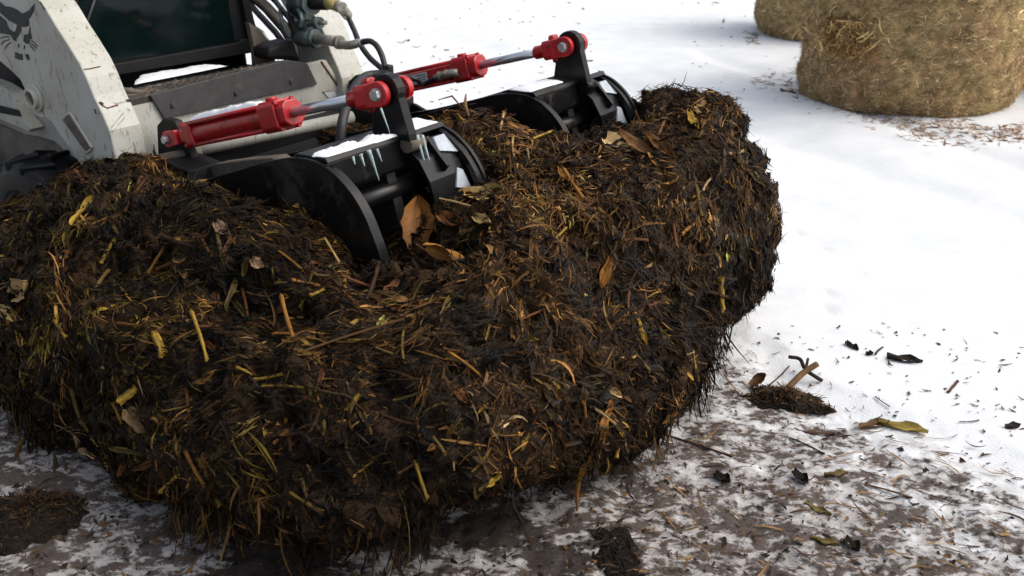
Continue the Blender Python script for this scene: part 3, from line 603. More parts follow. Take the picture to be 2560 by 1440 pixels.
def cyl(vc, near):
    A_ = Vector((0, vc, .727)); B_ = Vector((1.124, vc, 1.041)); ax = (B_ - A_).normalized(); up = Vector((-ax.z, 0, ax.x)); si = Vector((0, 1, 0))
    def at(s, a=0, b=0): return A_ + ax * s + up * a + si * b
    def lathe(prof, n=24): mb = MB(); mb.tube([at(s) for s, r in prof], [r for s, r in prof], n); return mb
    body = lathe([(.10, .034), (.13, .040), (.63, .040), (.65, .040)]).build('hydraulic_cylinder', M['red'], gb, smooth=True)
    body['label'] = 'near red cylinder of the grapple' if near else 'far red cylinder of the grapple'
    def blk(s0, s1, h, w, name, ch=.012, mat='red', bev=.006):
        pr_ = [(-w + ch, -h), (w - ch, -h), (w, -h + ch), (w, h - ch), (w - ch, h), (-w + ch, h), (-w, h - ch), (-w, -h + ch)]
        mb = MB(); mb.add([at(s0, a, b) for b, a in pr_] + [at(s1, a, b) for b, a in pr_], [tuple(range(8))[::-1], tuple(range(8, 16))] + [(i, (i + 1) % 8, 8 + (i + 1) % 8, 8 + i) for i in range(8)])
        return mb.build(name, M[mat], body, bev=bev)
    blk(.110, .160, .048, .046, 'end_cap', .010); blk(.075, .112, .030, .040, 'base_neck', .01); blk(.585, .675, .053, .050, 'gland_block', .014); blk(.675, .715, .044, .042, 'gland_lip', .018)
    for a in (-1, 1):
        for b in (-1, 1):
            MB().tube([at(.15, a * .040, b * .036), at(.60, a * .040, b * .036)], .0078, 10).build('tie_rod', M['red'], body, smooth=True)
            MB().tube([at(.098, a * .038, b * .036), at(.112, a * .038, b * .036)], .009, 6).build('nut', M['red'], body)
            MB().tube([at(.674, a * .045, b * .036), at(.684, a * .045, b * .036)], .009, 6).build('nut', M['red'], body)
    MB().tube([at(.63, .050, -.01), at(.63, .064, -.01)], .020, 12).build('port_boss', M['red'], body, smooth=True)
    MB().tube([at(.70), at(1.03)], .0175, 24).build('rod', M['chrome'], body, smooth=True)
    lathe([(1.0, .022), (1.005, .026), (1.075, .026), (1.08, .024)], 20).build('rod_sleeve', M['red'], body, smooth=True)
    blk(1.065, 1.120, .037, .050, 'clevis_block', .010); blk(1.085, 1.112, .054, .020, 'clamp_lug', .008)
    for s in (-1, 1):
        for nm, c_, r_, L_ in (('clevis_tang', B_, .038, .07), ('base_tang', A_, .032, .06)):
            d_ = -1 if nm == 'clevis_tang' else 1; o_ = [c_ + ax * (d_ * L_) + up * (.036 if r_ > .04 else .026), ]
            vs = []; 
            for i in range(15): a_ = -math.pi / 2 + math.pi * i / 14; vs.append(c_ - ax * d_ * r_ * math.cos(a_) + up * r_ * math.sin(a_))
            vs += [c_ + ax * (d_ * L_) + up * r_ * .86, c_ + ax * (d_ * L_) - up * r_ * .86]; n_ = len(vs)
            off = .030 + (.030 if s > 0 else 0); v0 = si * (s * off * .95 - s * .002); v1 = si * (s * (off + .018))
            MB().add([q + v0 for q in vs] + [q + v1 for q in vs], [tuple(range(n_))[::-1], tuple(range(n_, 2 * n_))] + [(i, (i + 1) % n_, n_ + (i + 1) % n_, n_ + i) for i in range(n_)]).build(nm, M['red'], body, bev=.004)
    for c_, r_ in ((B_, .0195), (A_, .017)):
        MB().tube([c_ - si * .050, c_ - si * .064], [r_, r_ * .92], 6).build('bolt_head', M['zinc'], body, bev=.0015)
        MB().tube([c_ - si * .0485, c_ - si * .0515], r_ * 1.02, 20).build('washer', M['zinc'], body)
        MB().tube([c_ - si * .05, c_ + si * .09], r_ * .6, 12).build('pin', M['zinc'], body, smooth=True)
    if not near:
        a0 = at(.30, .022, -.0445); 
        def q(s, a): return at(s, a, -.0460)
        lb = MB().add([at(.315, -.022, -.0445), at(.44, -.022, -.0445), at(.44, .024, -.0445), at(.315, .024, -.0445), at(.315, -.022, -.0465), at(.44, -.022, -.0465), at(.44, .024, -.0465), at(.315, .024, -.0465)],
                      [(0, 3, 2, 1), (4, 5, 6, 7), (0, 1, 5, 4), (1, 2, 6, 5), (2, 3, 7, 6), (3, 0, 4, 7)]).build('sticker', M['label'], body)
        random.seed(5)
        mb = MB()
        for r in range(4):
            s = .322
            while s < .43:
                l = random.uniform(.006, .02); y = .016 - r * .0105; e = min(s + l, .435)
                mb.add([at(s, y, -.0471), at(e, y, -.0471), at(e, y - .0045, -.0471), at(s, y - .0045, -.0471)], [(0, 1, 2, 3)]); s = e + .004
        mb.build('print', M['ink'], body)
        MB().tube([at(.17, .0, -.040), at(.17, .0, -.052)], .013, 16).build('port_plug', M['zinc'], body, smooth=True)
        MB().tube([at(.625, -.008, -.050), at(.60, -.006, -.060), at(.56, -.004, -.062), at(.50, -.01, -.060)], [.017, .018, .015, .013], 14).build('hose_fitting', M['fitting'], body, smooth=True)
        MB().tube([at(.575, -.004, -.062), at(.565, -.004, -.062)], .021, 6).build('hex_nut', M['fitting'], body)
        MB().tube([at(.535, -.006, -.061), at(.525, -.006, -.061)], .020, 12).build('crimp_ring', M['fitting'], body)
        return at
    return at
atN = cyl(-.455, True); atF = cyl(.575, False)
# hoses from the couplers to the cylinders
def hose(pts, r, mat='rubber', parent=gb, name='hose'): return MB().tube(smooth_path([atz(*q) for q in pts]), r, 12).build(name, M[mat], parent, smooth=True)
hend = atF(.50, -.01, -.060)
mb = MB().tube(smooth_path([atz(972, 186, 3.62)] + [atz(1000, 192, 3.62), atz(1040, 198, 3.62)] + [tuple(atF(.42, -.026, -.062)), tuple(hend)]), .0105, 12); mb.build('hose', M['rubber'], gb, smooth=True)
hose([(868, 38, 3.94), (885, 75, 3.9), (900, 110, 3.85), (925, 145, 3.8), (955, 172, 3.7), (966, 186, 3.66)], .0125)
hose([(905, 105, 3.72), (925, 103, 3.7), (942, 115, 3.68), (955, 140, 3.66), (964, 172, 3.64), (968, 186, 3.62)], .0125)
hose([(972, 184, 3.6), (945, 186, 3.6), (918, 190, 3.58), (896, 206, 3.5), (880, 232, 3.4), (865, 270, 3.25), (855, 310, 3.2), (850, 360, 3.2)], .019)
MB().box(tuple(Vector(atz(971, 183, 3.61)) - Vector((.018, .016, .03))), tuple(Vector(atz(971, 183, 3.61)) + Vector((.018, .016, .035)))).build('hose_tee', M['rubber'], gb, bev=.005)
# ================================================================== SKID STEER LOADER
ld = machine_frame(empty('skid_steer_loader'))
tag(ld, 'scratched white skid steer loader with black cat head emblem on its lift arm', 'loader')
def tv(pts, v): return [(lambda q: (q[0], q[2]))(onv(x, y, v)) for x, y in pts]
def tu(pts, u): return [(lambda q: (q[1], q[2]))(onu(x, y, u)) for x, y in pts]
VO, VI = -.66, -.53
side_px = [(97, 0), (115, 25), (140, 67), (168, 110), (197, 157), (215, 195), (233, 240), (255, 285), (273, 327), (290, 400), (315, 500), (262, 500), (210, 425), (165, 360), (128, 305), (118, 297), (100, 296), (84, 285), (72, 264), (66, 245), (62, 225), (50, 200), (30, 180), (-30, 128), (-160, 60), (-260, -160), (-60, -250)]
arm_prof = tv(side_px, VO)
def arm(name, v0, v1):
    return MB().prism(arm_prof, 'v', v0, v1).build(name, M['white'], ld, bev=.006)
armL = arm('lift_arm', VO, VI); armL['label'] = 'lift arm carrying the cat head emblem'
armR = MB().prism(arm_prof[:12] + [(-.41, .60), (-.407, .832), (-.409, 1.002), (-.492, 1.107), (-.60, 1.35), (-.42, 1.55)], 'v', .53, .68).build('lift_arm', M['white'], ld, bev=.006)
ARMS = armL
# slot (a dark recess with its rim) and the pivot boss on the near arm
slot = [(162, 293), (172, 286), (224, 368), (216, 377)]
MB().prism(tv([(155, 300), (158, 288), (172, 279), (180, 284), (232, 368), (228, 378), (218, 386), (210, 380)], VO - .004), 'v', VO - .010, VO + .001).build('slot_rim', M['white'], ARMS, bev=.004)
MB().prism(tv(slot + [(210, 375), (157, 300)], VO - .012), 'v', VO - .0125, VO - .009).build('slot', M['greymud'], ARMS)
bc = onv(90, 245, VO); 
def ring(c, v0, v1, r, r2, n=28):
    mb = MB(); vs = []
    for vv, rr in ((v0, r2), (v1, r2), (v1, r), (v0, r)):
        for i in range(n): a_ = 2 * math.pi * i / n; vs.append((c[0] + rr * math.cos(a_), vv, c[2] + rr * math.sin(a_)))
    fs = [(k_ * n + i, k_ * n + (i + 1) % n, ((k_ + 1) % 4) * n + (i + 1) % n, ((k_ + 1) % 4) * n + i) for k_ in range(4) for i in range(n)]
    return mb.add(vs, fs)
ring(bc, VO - .028, VO, .042, .030).build('pivot_boss', M['white'], ARMS, smooth=False, bev=.003)
ring(bc, VO - .012, VO, .056, .040).build('boss_collar', M['white'], ARMS, bev=.003)
MB().tube([(bc[0], VO - .012, bc[2]), (bc[0], VO + .01, bc[2])], .031, 24).build('pivot_pin', M['greymud'], ARMS, smooth=True)
# emblem: the cat head decal, 9 x enlarged tracing
def em(pts): return tv([(x / 9, y / 9) for x, y in pts], VO - .001)
emb = MB()
for poly in ([(0, 40), (110, 140), (230, 150), (380, 215), (500, 310), (650, 235), (780, 75), (750, 250), (700, 360), (640, 440), (655, 560), (600, 605), (470, 600), (470, 690), (440, 760), (400, 820), (360, 870), (370, 930), (290, 880), (240, 790), (0, 745), (0, 350), (60, 400), (150, 480), (160, 560), (210, 650), (290, 710), (350, 700), (390, 560), (200, 460), (0, 280)],
             [(540, 780), (640, 770), (670, 600), (690, 740), (720, 870), (665, 890), (665, 985), (600, 985), (530, 930)],
             [(340, 1180), (400, 1185), (430, 1210), (500, 1215), (515, 1350), (420, 1340), (345, 1300)], [(575, 1225), (620, 1210), (650, 1250), (668, 1340), (640, 1355), (590, 1310)],
             [(405, 985), (430, 985), (430, 1070), (412, 1070)], [(540, 1010), (562, 1030), (555, 1090), (530, 1115), (545, 1060)]):
    emb.prism(em(poly), 'v', VO - .0022, VO - .0008)
for line in ([(0, 860), (110, 825), (210, 835)], [(20, 1000), (90, 920), (215, 890)], [(110, 1100), (160, 1010), (235, 955)], [(700, 915), (770, 960), (840, 1040)], [(690, 975), (760, 1030), (825, 1090)], [(670, 1025), (730, 1080), (785, 1145)]):
    top_ = line; lw = 11; poly = [(x, y - lw) for x, y in line] + [(x + 4, y + lw) for x, y in line[::-1]]
    emb.prism(em(poly), 'v', VO - .0022, VO - .0008)
emb.build('emblem', M['decal'], ARMS)
# details on the front face of the near arm: joint line, rust, wire clip
fu = lambda x, y, v_: onv(x, y, v_)
def streak(pts, w, name='rust_streak', mat='rust', parent=None, dep=None, off=.004):
    q = [Vector(p) for p in pts]; return MB().tube(q, w, 6).build(name, M[mat], parent or ARMS, smooth=True)
def front_pt(x, y):
    # a point on the front face of the near arm: between its two front edges
    best = None
    for i in range(41):
        v_ = VO + (VI - VO) * i / 40; p_ = onv(x, y, v_); # front surface u at this height
        us = None
        for (a, b), (c_, d_) in zip(arm_prof[:10], arm_prof[1:11]):
            if min(b, d_) <= p_[2] <= max(b, d_): f_ = (p_[2] - b) / (d_ - b + 1e-9); us = a + (c_ - a) * f_; break
        if us is None: continue
        e = abs(us - p_[0])
        if best is None or e < best[0]: best = (e, (us + .001, v_, p_[2]))
    return best[1] if best else onv(x, y, VO)
streak([front_pt(208, 173), front_pt(225, 172), front_pt(250, 166)], .0022)
streak([front_pt(248, 255), front_pt(256, 264), front_pt(268, 270), front_pt(294, 262)], .0028)
streak([front_pt(250, 256), front_pt(258, 262)], .006)
streak([front_pt(308, 282), front_pt(277, 318), front_pt(281, 330), front_pt(312, 294)], .0016, 'wire_clip', 'fitting')
streak([onv(237, 272, VO), onv(241, 285, VO)], .004, 'rust_streak')
streak([onv(100, 5, VO - .001), onv(113, 24, VO - .001)], .0028, 'seam', 'rubber')
# front cross panel, dark kick plate with bolts, treads
PU = -.15
MB().prism(tu([(285, 256), (375, 240), (412, 240), (600, 195), (793, 155), (815, 150), (880, 250), (700, 330), (500, 420), (330, 440)], PU), 'u', PU - .03, PU).build('front_panel', M['white'], ld, bev=.003)
MB().prism(tu([(375, 238), (412, 297), (793, 211), (768, 158), (720, 150), (560, 190)], PU + .012), 'u', PU + .002, PU + .014).build('kick_plate', M['dark_plate'], ld, bev=.002)
for x, y in ((432, 262), (590, 232), (727, 203)):
    c_ = onu(x, y, PU + .014); MB().tube([(PU + .010, c_[1], c_[2]), (PU + .022, c_[1], c_[2])], .011, 8).build('plate_bolt', M['dark_plate'], ld, bev=.002)
zt_ = .868
tr = MB(); tr.box((PU - .16, -.55, zt_ - .03), (PU, .36, zt_)); tr = tr.build('step_tread', M['tread'], ld, bev=.003)
mb = MB(); random.seed(3)
for i in range(38):
    for j in range(4):
        x0 = PU - .145 + j * .035 + (i % 2) * .012; y0 = -.44 + i * .021; mb.tube([(x0, y0, zt_ - .002), (x0, y0, zt_ + random.uniform(.003, .008))], [.007, .004], 6)
mb.build('tread_studs', M['tread'], tr)
for k_, (a, b, r_) in enumerate((((300, 224), (352, 232), .012), ((300, 240), (362, 236), .010), ((298, 232), (330, 226), .012))):
    MB().tube([onu(*a, PU - .05), onu(*b, PU - .06)], r_, 10).build('hydraulic_line', M['greymud'], ld, smooth=True)
# cab: sill, door frame, glass, pillars, interior
CU = -.62
def cabp(pts, name, mat, u0, u1, par=ld, bev=.003): return MB().prism(tu(pts, CU), 'u', u0, u1).build(name, M[mat], par, bev=bev)
cab = MB(); cab.box((CU - 1.15, -.44, .80), (CU - 1.10, .47, 2.05)); cab.box((CU - 1.1, -.47, 2.0), (CU + .02, .50, 2.06)); cab.box((CU - 1.1, -.44, .62), (CU - .02, .47, .79))
cab = cab.build('cab_shell', M['inside'], ld, bev=.004)
for vv in (-.45, .43): MB().box((CU - 1.1, vv, .79), (CU - .07, vv + .012, 2.0)).build('side_screen', M['black_dull'], ld)
dr = cabp([(150, -300), (185, 40), (246, 152), (256, 190), (400, 172), (642, 128), (628, 60), (597, -30), (590, -300)], 'door_frame', 'black_dull', CU - .035, CU - .012)
cabp([(175, -300), (205, 40), (258, 156), (400, 137), (590, 102), (575, 20), (560, -300)], 'glass', 'glass', CU - .010, CU - .006, dr, 0)
cabp([(248, 158), (258, 164), (592, 107), (600, 96), (640, 100), (645, 128), (258, 192)], 'door_sill', 'black_dull', CU - .006, CU + .015, dr)
cabp([(590, -40), (600, 0), (612, 60), (622, 128), (645, 126), (632, 60), (612, -20), (605, -60)], 'cab_pillar', 'black_dull', CU - .06, CU + .02)
MB().box((CU - .02, -.52, .70), (PU - .16, .50, .80)).build('floor_ledge', M['black_dull'], ld, bev=.003)
MB().prism([(CU - .9, .8), (CU - .45, .8), (CU - .42, 1.12), (CU - .62, 1.16), (CU - .7, 1.7), (CU - .85, 1.72)], 'v', -.2, .25).build('seat', M['inside'], ld, bev=.03)
for vv in (-.3, .3): MB().tube([(CU - .3, vv, .8), (CU - .26, vv, 1.15), (CU - .22, vv, 1.22)], .02, 10).build('control_lever', M['black_dull'], ld, smooth=True)
MB().tube([onu(232, 120, CU - .003), onu(215, 60, CU - .003), onu(240, -10, CU - .003)], .006, 8).build('door_handle', M['rubber'], ld, smooth=True)
# right-hand arm side: support strut, inner details, right fender shape
def at_tube(pts, r, name, mat, par=ld, n=12): return MB().tube([atz(*q) for q in pts], r, n).build(name, M[mat], par, smooth=True)
MB().prism(tu([(622, 55), (640, 68), (668, 95), (682, 118), (692, 170), (640, 175), (636, 120)], -.45), 'u', -.48, -.45).build('fender_bracket', M['greymud'], ld, bev=.003)
at_tube([(625, 60, 4.45), (655, 80, 4.42), (678, 115, 4.4)], .010, 'cab_line', 'fitting')
at_tube([(600, -20, 4.6), (640, 28, 4.5), (690, 82, 4.42), (712, 112, 4.38)], .016, 'lift_hose', 'rubber')
at_tube([(622, -20, 4.55), (668, 20, 4.5), (712, 70, 4.42), (730, 100, 4.38)], .030, 'lift_cylinder', 'greymud')
at_tube([(655, -30, 4.5), (690, 5, 4.45), (722, 45, 4.42), (735, 75, 4.38)], .014, 'lift_hose', 'rubber')
MB().prism(tu([(672, 120), (700, 108), (735, 100), (750, 150), (672, 150)], -.30), 'u', -.42, -.30).build('axle_housing', M['black_dull'], ld, bev=.02)
MB().tube([atz(710, 138, 4.3), atz(745, 128, 4.3)], .06, 20).build('hub', M['black_dull'], ld, smooth=True)
# coupler block on the inner side of the far arm
cp = MB(); c_ = Vector(onv(752, 55, .49)); cp.box(tuple(c_ - Vector((.05, .02, .10))), tuple(c_ + Vector((.05, .04, .10)))); cp = cp.build('coupler_block', M['coupler'], ld, bev=.012)
def ct(a, b, r, name='coupler', mat='coupler', n=18): return MB().tube([atz(*a), atz(*b)], r, n).build(name, M[mat], cp, smooth=True)
ct((738, -5, 4.000), (775, 5, 3.940), .052); ct((776, 4, 3.940), (782, 6, 3.930), .058); ct((775, 5, 3.940), (818, 6, 3.900), .034, 'coupler', 'black_dull')
ct((816, 8, 3.900), (842, 12, 3.860), .026, 'yellow_sleeve', 'yellow'); ct((840, 14, 3.880), (856, 20, 3.840), .026, 'elbow', 'fitting'); ct((852, 17, 3.840), (868, 38, 3.940), .024, 'elbow', 'fitting')
for x, y in ((745, 30), (751, 66)):
    ct((x, y, 4.33), (x + 3, y, 4.27), .026, 'port_ring', 'coupler'); ct((x + 1, y, 4.28), (x + 3.5, y + .5, 4.262), .019, 'port_hole', 'rubber')
MB().tube(smooth_path([atz(745, 22, 3.940), atz(754, 45, 3.910), atz(750, 68, 3.920)]), .010, 8).build('dust_cap_strap', M['coupler'], cp, smooth=True)
ct((770, 58, 3.980), (792, 57, 3.920), .018); ct((790, 57, 3.920), (800, 57, 3.900), .026, 'coupler', 'coupler'); ct((800, 57, 3.900), (815, 57, 3.880), .010, 'coupler_tip', 'fitting')
ct((750, 98, 4.000), (785, 96, 3.920), .036); ct((784, 96, 3.920), (792, 96, 3.910), .042); ct((790, 97, 3.910), (845, 104, 3.790), .024, 'coupler', 'fitting'); ct((845, 106, 3.790), (852, 107, 3.780), .030, 'coupler_nut', 'fitting')
MB().tube(smooth_path([atz(850, 110, 3.780), atz(868, 113, 3.760), atz(885, 111, 3.740), atz(897, 106, 3.740)]), .019, 12).build('swivel_elbow', M['fitting'], cp, smooth=True)
ct((894, 107, 3.740), (910, 104, 3.720), .015, 'crimp', 'label')
at_tube([(700, 20, 4.060), (705, 60, 4.040), (722, 90, 4.020), (745, 100, 4.000)], .010, 'steel_line', 'coupler')
at_tube([(690, 0, 4.060), (712, 30, 4.040), (735, 40, 4.000), (742, 55, 3.970)], .008, 'steel_line', 'coupler')
at_tube([(720, 10, 4.040), (730, 60, 4.000), (735, 95, 4.000)], .011, 'steel_line', 'black_dull')
# rust edge, small sticker, chip line on the far arm and panel
def ppt(x, y, o=.002): return onu(x, y, PU + o)
streak([ppt(803, 154), ppt(820, 178), ppt(840, 208), ppt(856, 238)], .0042, 'rust_streak', 'rust', ld)
MB().prism(tu([(808, 231), (833, 227), (846, 238), (822, 246)], PU + .002), 'u', PU + .0005, PU + .002).build('small_sticker', M['label'], ld)
st_ = MB()
for a, b in (((808, 230), (822, 246)), ((808, 230), (833, 226))): st_.tube([ppt(*a, .003), ppt(*b, .003)], .0012, 5)
st_.build('sticker_border', M['ink'], ld)
far_front = []
# lower dark machinery and pale pipe under the cylinder
MB().tube([atz(480, 378, 3.40), atz(880, 292, 3.85)], .026, 18).build('cross_pipe', M['white2'], ld, smooth=True)
MB().tube([atz(500, 378, 3.35), atz(400, 400, 3.25)], .022, 14).build('pipe_end', M['greymud'], ld, smooth=True)
MB().box((-.6, -.52, .34), (-.20, .52, .62)).build('chassis_front', M['greymud'], ld, bev=.01)
MB().box((-2.5, -.5, .28), (-.6, .5, .69)).build('chassis', M['white2'], ld, bev=.01)
MB().prism(tu([(865, 250), (925, 250), (935, 345), (870, 350)], -.12), 'u', -.16, -.12).build('coupler_leg', M['white2'], ld, bev=.004)
MB().prism(tv([(520, 420), (545, 408), (620, 398), (690, 392), (705, 402), (560, 440), (530, 450)], -.45), 'v', -.47, -.40).build('quick_attach_frame', M['greymud'], ld, bev=.004)
# left side: lower link, fender, wheels
MB().prism(tv([(-60, 190), (0, 213), (28, 232), (45, 262), (58, 300), (80, 322), (70, 332), (60, 325), (0, 300), (-60, 290)], -.56), 'v', -.56, -.50).build('lower_link', M['white'], ld, bev=.006)
MB().prism(tv([(-40, 262), (0, 264), (46, 276), (52, 292), (0, 282), (-40, 280)], -.565), 'v', -.565, -.561).build('link_recess', M['black_dull'], ld)
MB().prism(tv([(-80, 290), (0, 302), (60, 328), (100, 335), (135, 345), (160, 368), (172, 400), (180, 440), (182, 520), (120, 560), (-100, 560)], -.50), 'v', -.50, -.44).build('fender', M['fender'], ld, bev=.012)
def wheel(u, v, lab=None):
    Wd = .24; vs = []; mb = MB(); n = 48; prof = [(-.5, .17), (-.5, .25), (-.44, .285), (-.3, .292), (.3, .292), (.44, .285), (.5, .25), (.5, .17)]
    vs = []; fs = []
    for y_, r_ in prof:
        for i in range(n): a_ = 2 * math.pi * i / n; vs.append((u + r_ * math.cos(a_), v + y_ * Wd, (.31) + r_ * math.sin(a_)))
    for k_ in range(len(prof) - 1):
        for i in range(n): fs.append((k_ * n + i, k_ * n + (i + 1) % n, (k_ + 1) * n + (i + 1) % n, (k_ + 1) * n + i))
    mb.add(vs, fs); ty = mb.build('tyre', M['tyre'], ld, smooth=True)
    if lab: ty['label'] = lab
    for s in (-1, 1):
        for i in range(16):
            a_ = 2 * math.pi * (i + (.5 if s > 0 else 0)) / 16; vs = []
            for (yy, da) in ((0.03, .0), (.5, .20)):
                for dr_ in (.278, .318):
                    for dd in (-.045, .045):
                        b_ = a_ + da + dd; rr = dr_ - (.02 if yy > .4 else 0); vs.append((u + rr * math.cos(b_), v + s * yy * Wd, (.31) + rr * math.sin(b_)))
            MB().add(vs, [(0, 1, 3, 2), (4, 6, 7, 5), (0, 4, 5, 1), (2, 3, 7, 6), (0, 2, 6, 4), (1, 5, 7, 3)]).build('lug', M['tyre'], ty, bev=.008)
    MB().tube([(u, v - .12, (.31)), (u, v - .06, (.31)), (u, v + .12, (.31))], [.185, .15, .185], 32).build('rim', M['black_dull'], ty, smooth=True)
wheel(-.60, -.70, 'wet black front tyre beside the lift arm'); wheel(-.60, .74); wheel(-1.75, -.74); wheel(-1.75, .74)
MB().box((-2.7, -.62, .5), (-2.0, .62, 1.35)).build('engine_cover', M['white2'], ld, bev=.03)
# ================================================================== SNOW, ICE AND PALE PATCHES ON THE MACHINE
def snow_heap(name, outline, base, hgt, label, seed=0, jag=.4, n=46):
    # a heap over a quadrilateral (4 corners, machine coordinates)
    A_, B_, C_, D_ = [np.array(q) for q in outline]; a = np.linspace(0, 1, n); b = np.linspace(0, 1, max(8, n // 3)); AA, BB = np.meshgrid(a, b, indexing='ij'); AA = AA.ravel(); BB = BB.ravel()
    Pp = (A_ * (1 - AA)[:, None] + B_ * AA[:, None]) * (1 - BB)[:, None] + (D_ * (1 - AA)[:, None] + C_ * AA[:, None]) * BB[:, None]
    e = np.minimum(np.minimum(AA, 1 - AA) * 6, np.minimum(BB, 1 - BB) * 3).clip(0, 1) ** .5
    h = hgt * e * (1 + jag * fbm(Pp + seed, 28, 3, seed) * 1.4 + .3 * fbm(Pp, 90, 2, seed + 3)) + base
    ctr = Pp.mean(0); Pp = Pp + (Pp - ctr) * (.10 * fbm(Pp, 22, 3, seed + 9))[:, None]
    Pp[:, 2] += h; I_ = np.arange(len(Pp)).reshape(n, -1); lo = Pp.copy(); lo[:, 2] -= h + .002 * 0
    F_ = np.stack([I_[:-1, :-1].ravel(), I_[1:, :-1].ravel(), I_[1:, 1:].ravel(), I_[:-1, 1:].ravel()], 1)
    o = npmesh(name, Pp, F_, M['snow'], None, None, True); machine_frame(o); tag(o, label, 'snow', None, 'stuff'); return o
snow_heap('claw_snow', [(1.168, -.765, .914), (1.172, -.47, .916), (1.135, -.47, .915), (1.115, -.765, .913)], .001, .014, 'crusty strip of snow lying on the near grapple claw', 2, 1.0)
snow_heap('claw_snow', [(1.17, -.455, .915), (1.17, -.275, .915), (1.06, -.275, .912), (1.06, -.455, .912)], .001, .012, 'snow behind the near claw ear beside the curved plate', 4, .4, 30)
snow_heap('claw_snow', [(1.15, .27, .915), (1.16, .50, .915), (1.06, .50, .912), (1.05, .27, .912)], .001, .010, 'thin snow on the far grapple claw left of its ear', 6, .3, 30)
snow_heap('claw_snow', [(1.16, .57, .915), (1.16, .76, .915), (1.06, .76, .912), (1.06, .57, .912)], .001, .010, 'thin snow on the far grapple claw right of its ear', 8, .3, 30)
for vc, wh in ((-.515, 'near'), (.515, 'far')):  # two thin blue-grey patches, lighter than the black plates, inside each claw
    for i, pts in enumerate((([(.155, 1.232), (.235, 1.250), (.235, 1.19), (.18, 1.19)]), ([(.165, 1.292), (.235, 1.302), (.215, 1.278), (.195, 1.272)]))):
        ws = [.856, .838, .888, .888] if i == 0 else [.745, .72, .79, .80]
        o = MB().add([(u_ + .004, vc + v_, w_) for (v_, u_), w_ in zip(pts, ws)] + [(u_ - .01, vc + v_, w_ - .006) for (v_, u_), w_ in zip(pts, ws)], [(0, 1, 2, 3), (7, 6, 5, 4), (0, 4, 5, 1), (1, 5, 6, 2), (2, 6, 7, 3), (3, 7, 4, 0)]).build('pale_patch', M['pale_grey'], None, bev=.003)
        machine_frame(o); tag(o, '%s pale patch inside the %s grapple claw' % (('upper', 'lower')[i], wh), 'snow')
snow_heap('ledge_snow', [onu(335, 212, -.34), onu(570, 165, -.34), onu(520, 163, -.50), onu(350, 190, -.50)], .0, .012, 'snow drift lying on the ledge below the cab door', 11, .3)
def cyl_snow():
    a_ = [tuple(atN(.13, .048, -.03)), tuple(atN(.57, .048, -.03)), tuple(atN(.57, .048, .03)), tuple(atN(.13, .048, .03))]
    snow_heap('cylinder_snow', a_, 0, .016, 'line of snow along the top of the near red cylinder', 13, .3)
cyl_snow()
ICE = [((922, 376), (948, 452), -.56, .0055, 'long icicle hanging from the near claw front edge'), ((942, 372), (955, 405), -.53, .004, 'short icicle beside the longest one on the near claw'),
       ((901, 385), (912, 416), -.60, .005, 'stubby icicle under the crusty snow strip'), ((882, 392), (888, 412), -.64, .004, 'smallest icicle, leftmost under the snow strip'),
       ((1041, 338), (1066, 419), -.43, .0055, 'long icicle on the stub tube right of the near ear'), ((1055, 338), (1079, 422), -.41, .0045, 'thin icicle close behind its long neighbour at the stub tube'),
       ((952, 270), (975, 333), -.56, .003, 'thin icicle running down the near ear from the red clevis')]
for a, b, v_, r_, lab in ICE:
    p0 = Vector(onv(*a, v_)) if v_ > -.5 or a[1] < 300 else Vector(onu(*a, 1.188)); p1 = Vector(onv(*b, v_)) if v_ > -.5 or a[1] < 300 else Vector(onu(*b, 1.20)); n_ = 9; pts = [p0.lerp(p1, i / n_) for i in range(n_ + 1)]
    o = MB().tube(pts, [r_ * (1.25 - 1.0 * i / n_) * random.uniform(.85, 1.12) for i in range(n_ + 1)], 8).build('icicle', M['ice'], None, smooth=True); machine_frame(o); tag(o, lab, 'icicle', 'icicles on the grapple')
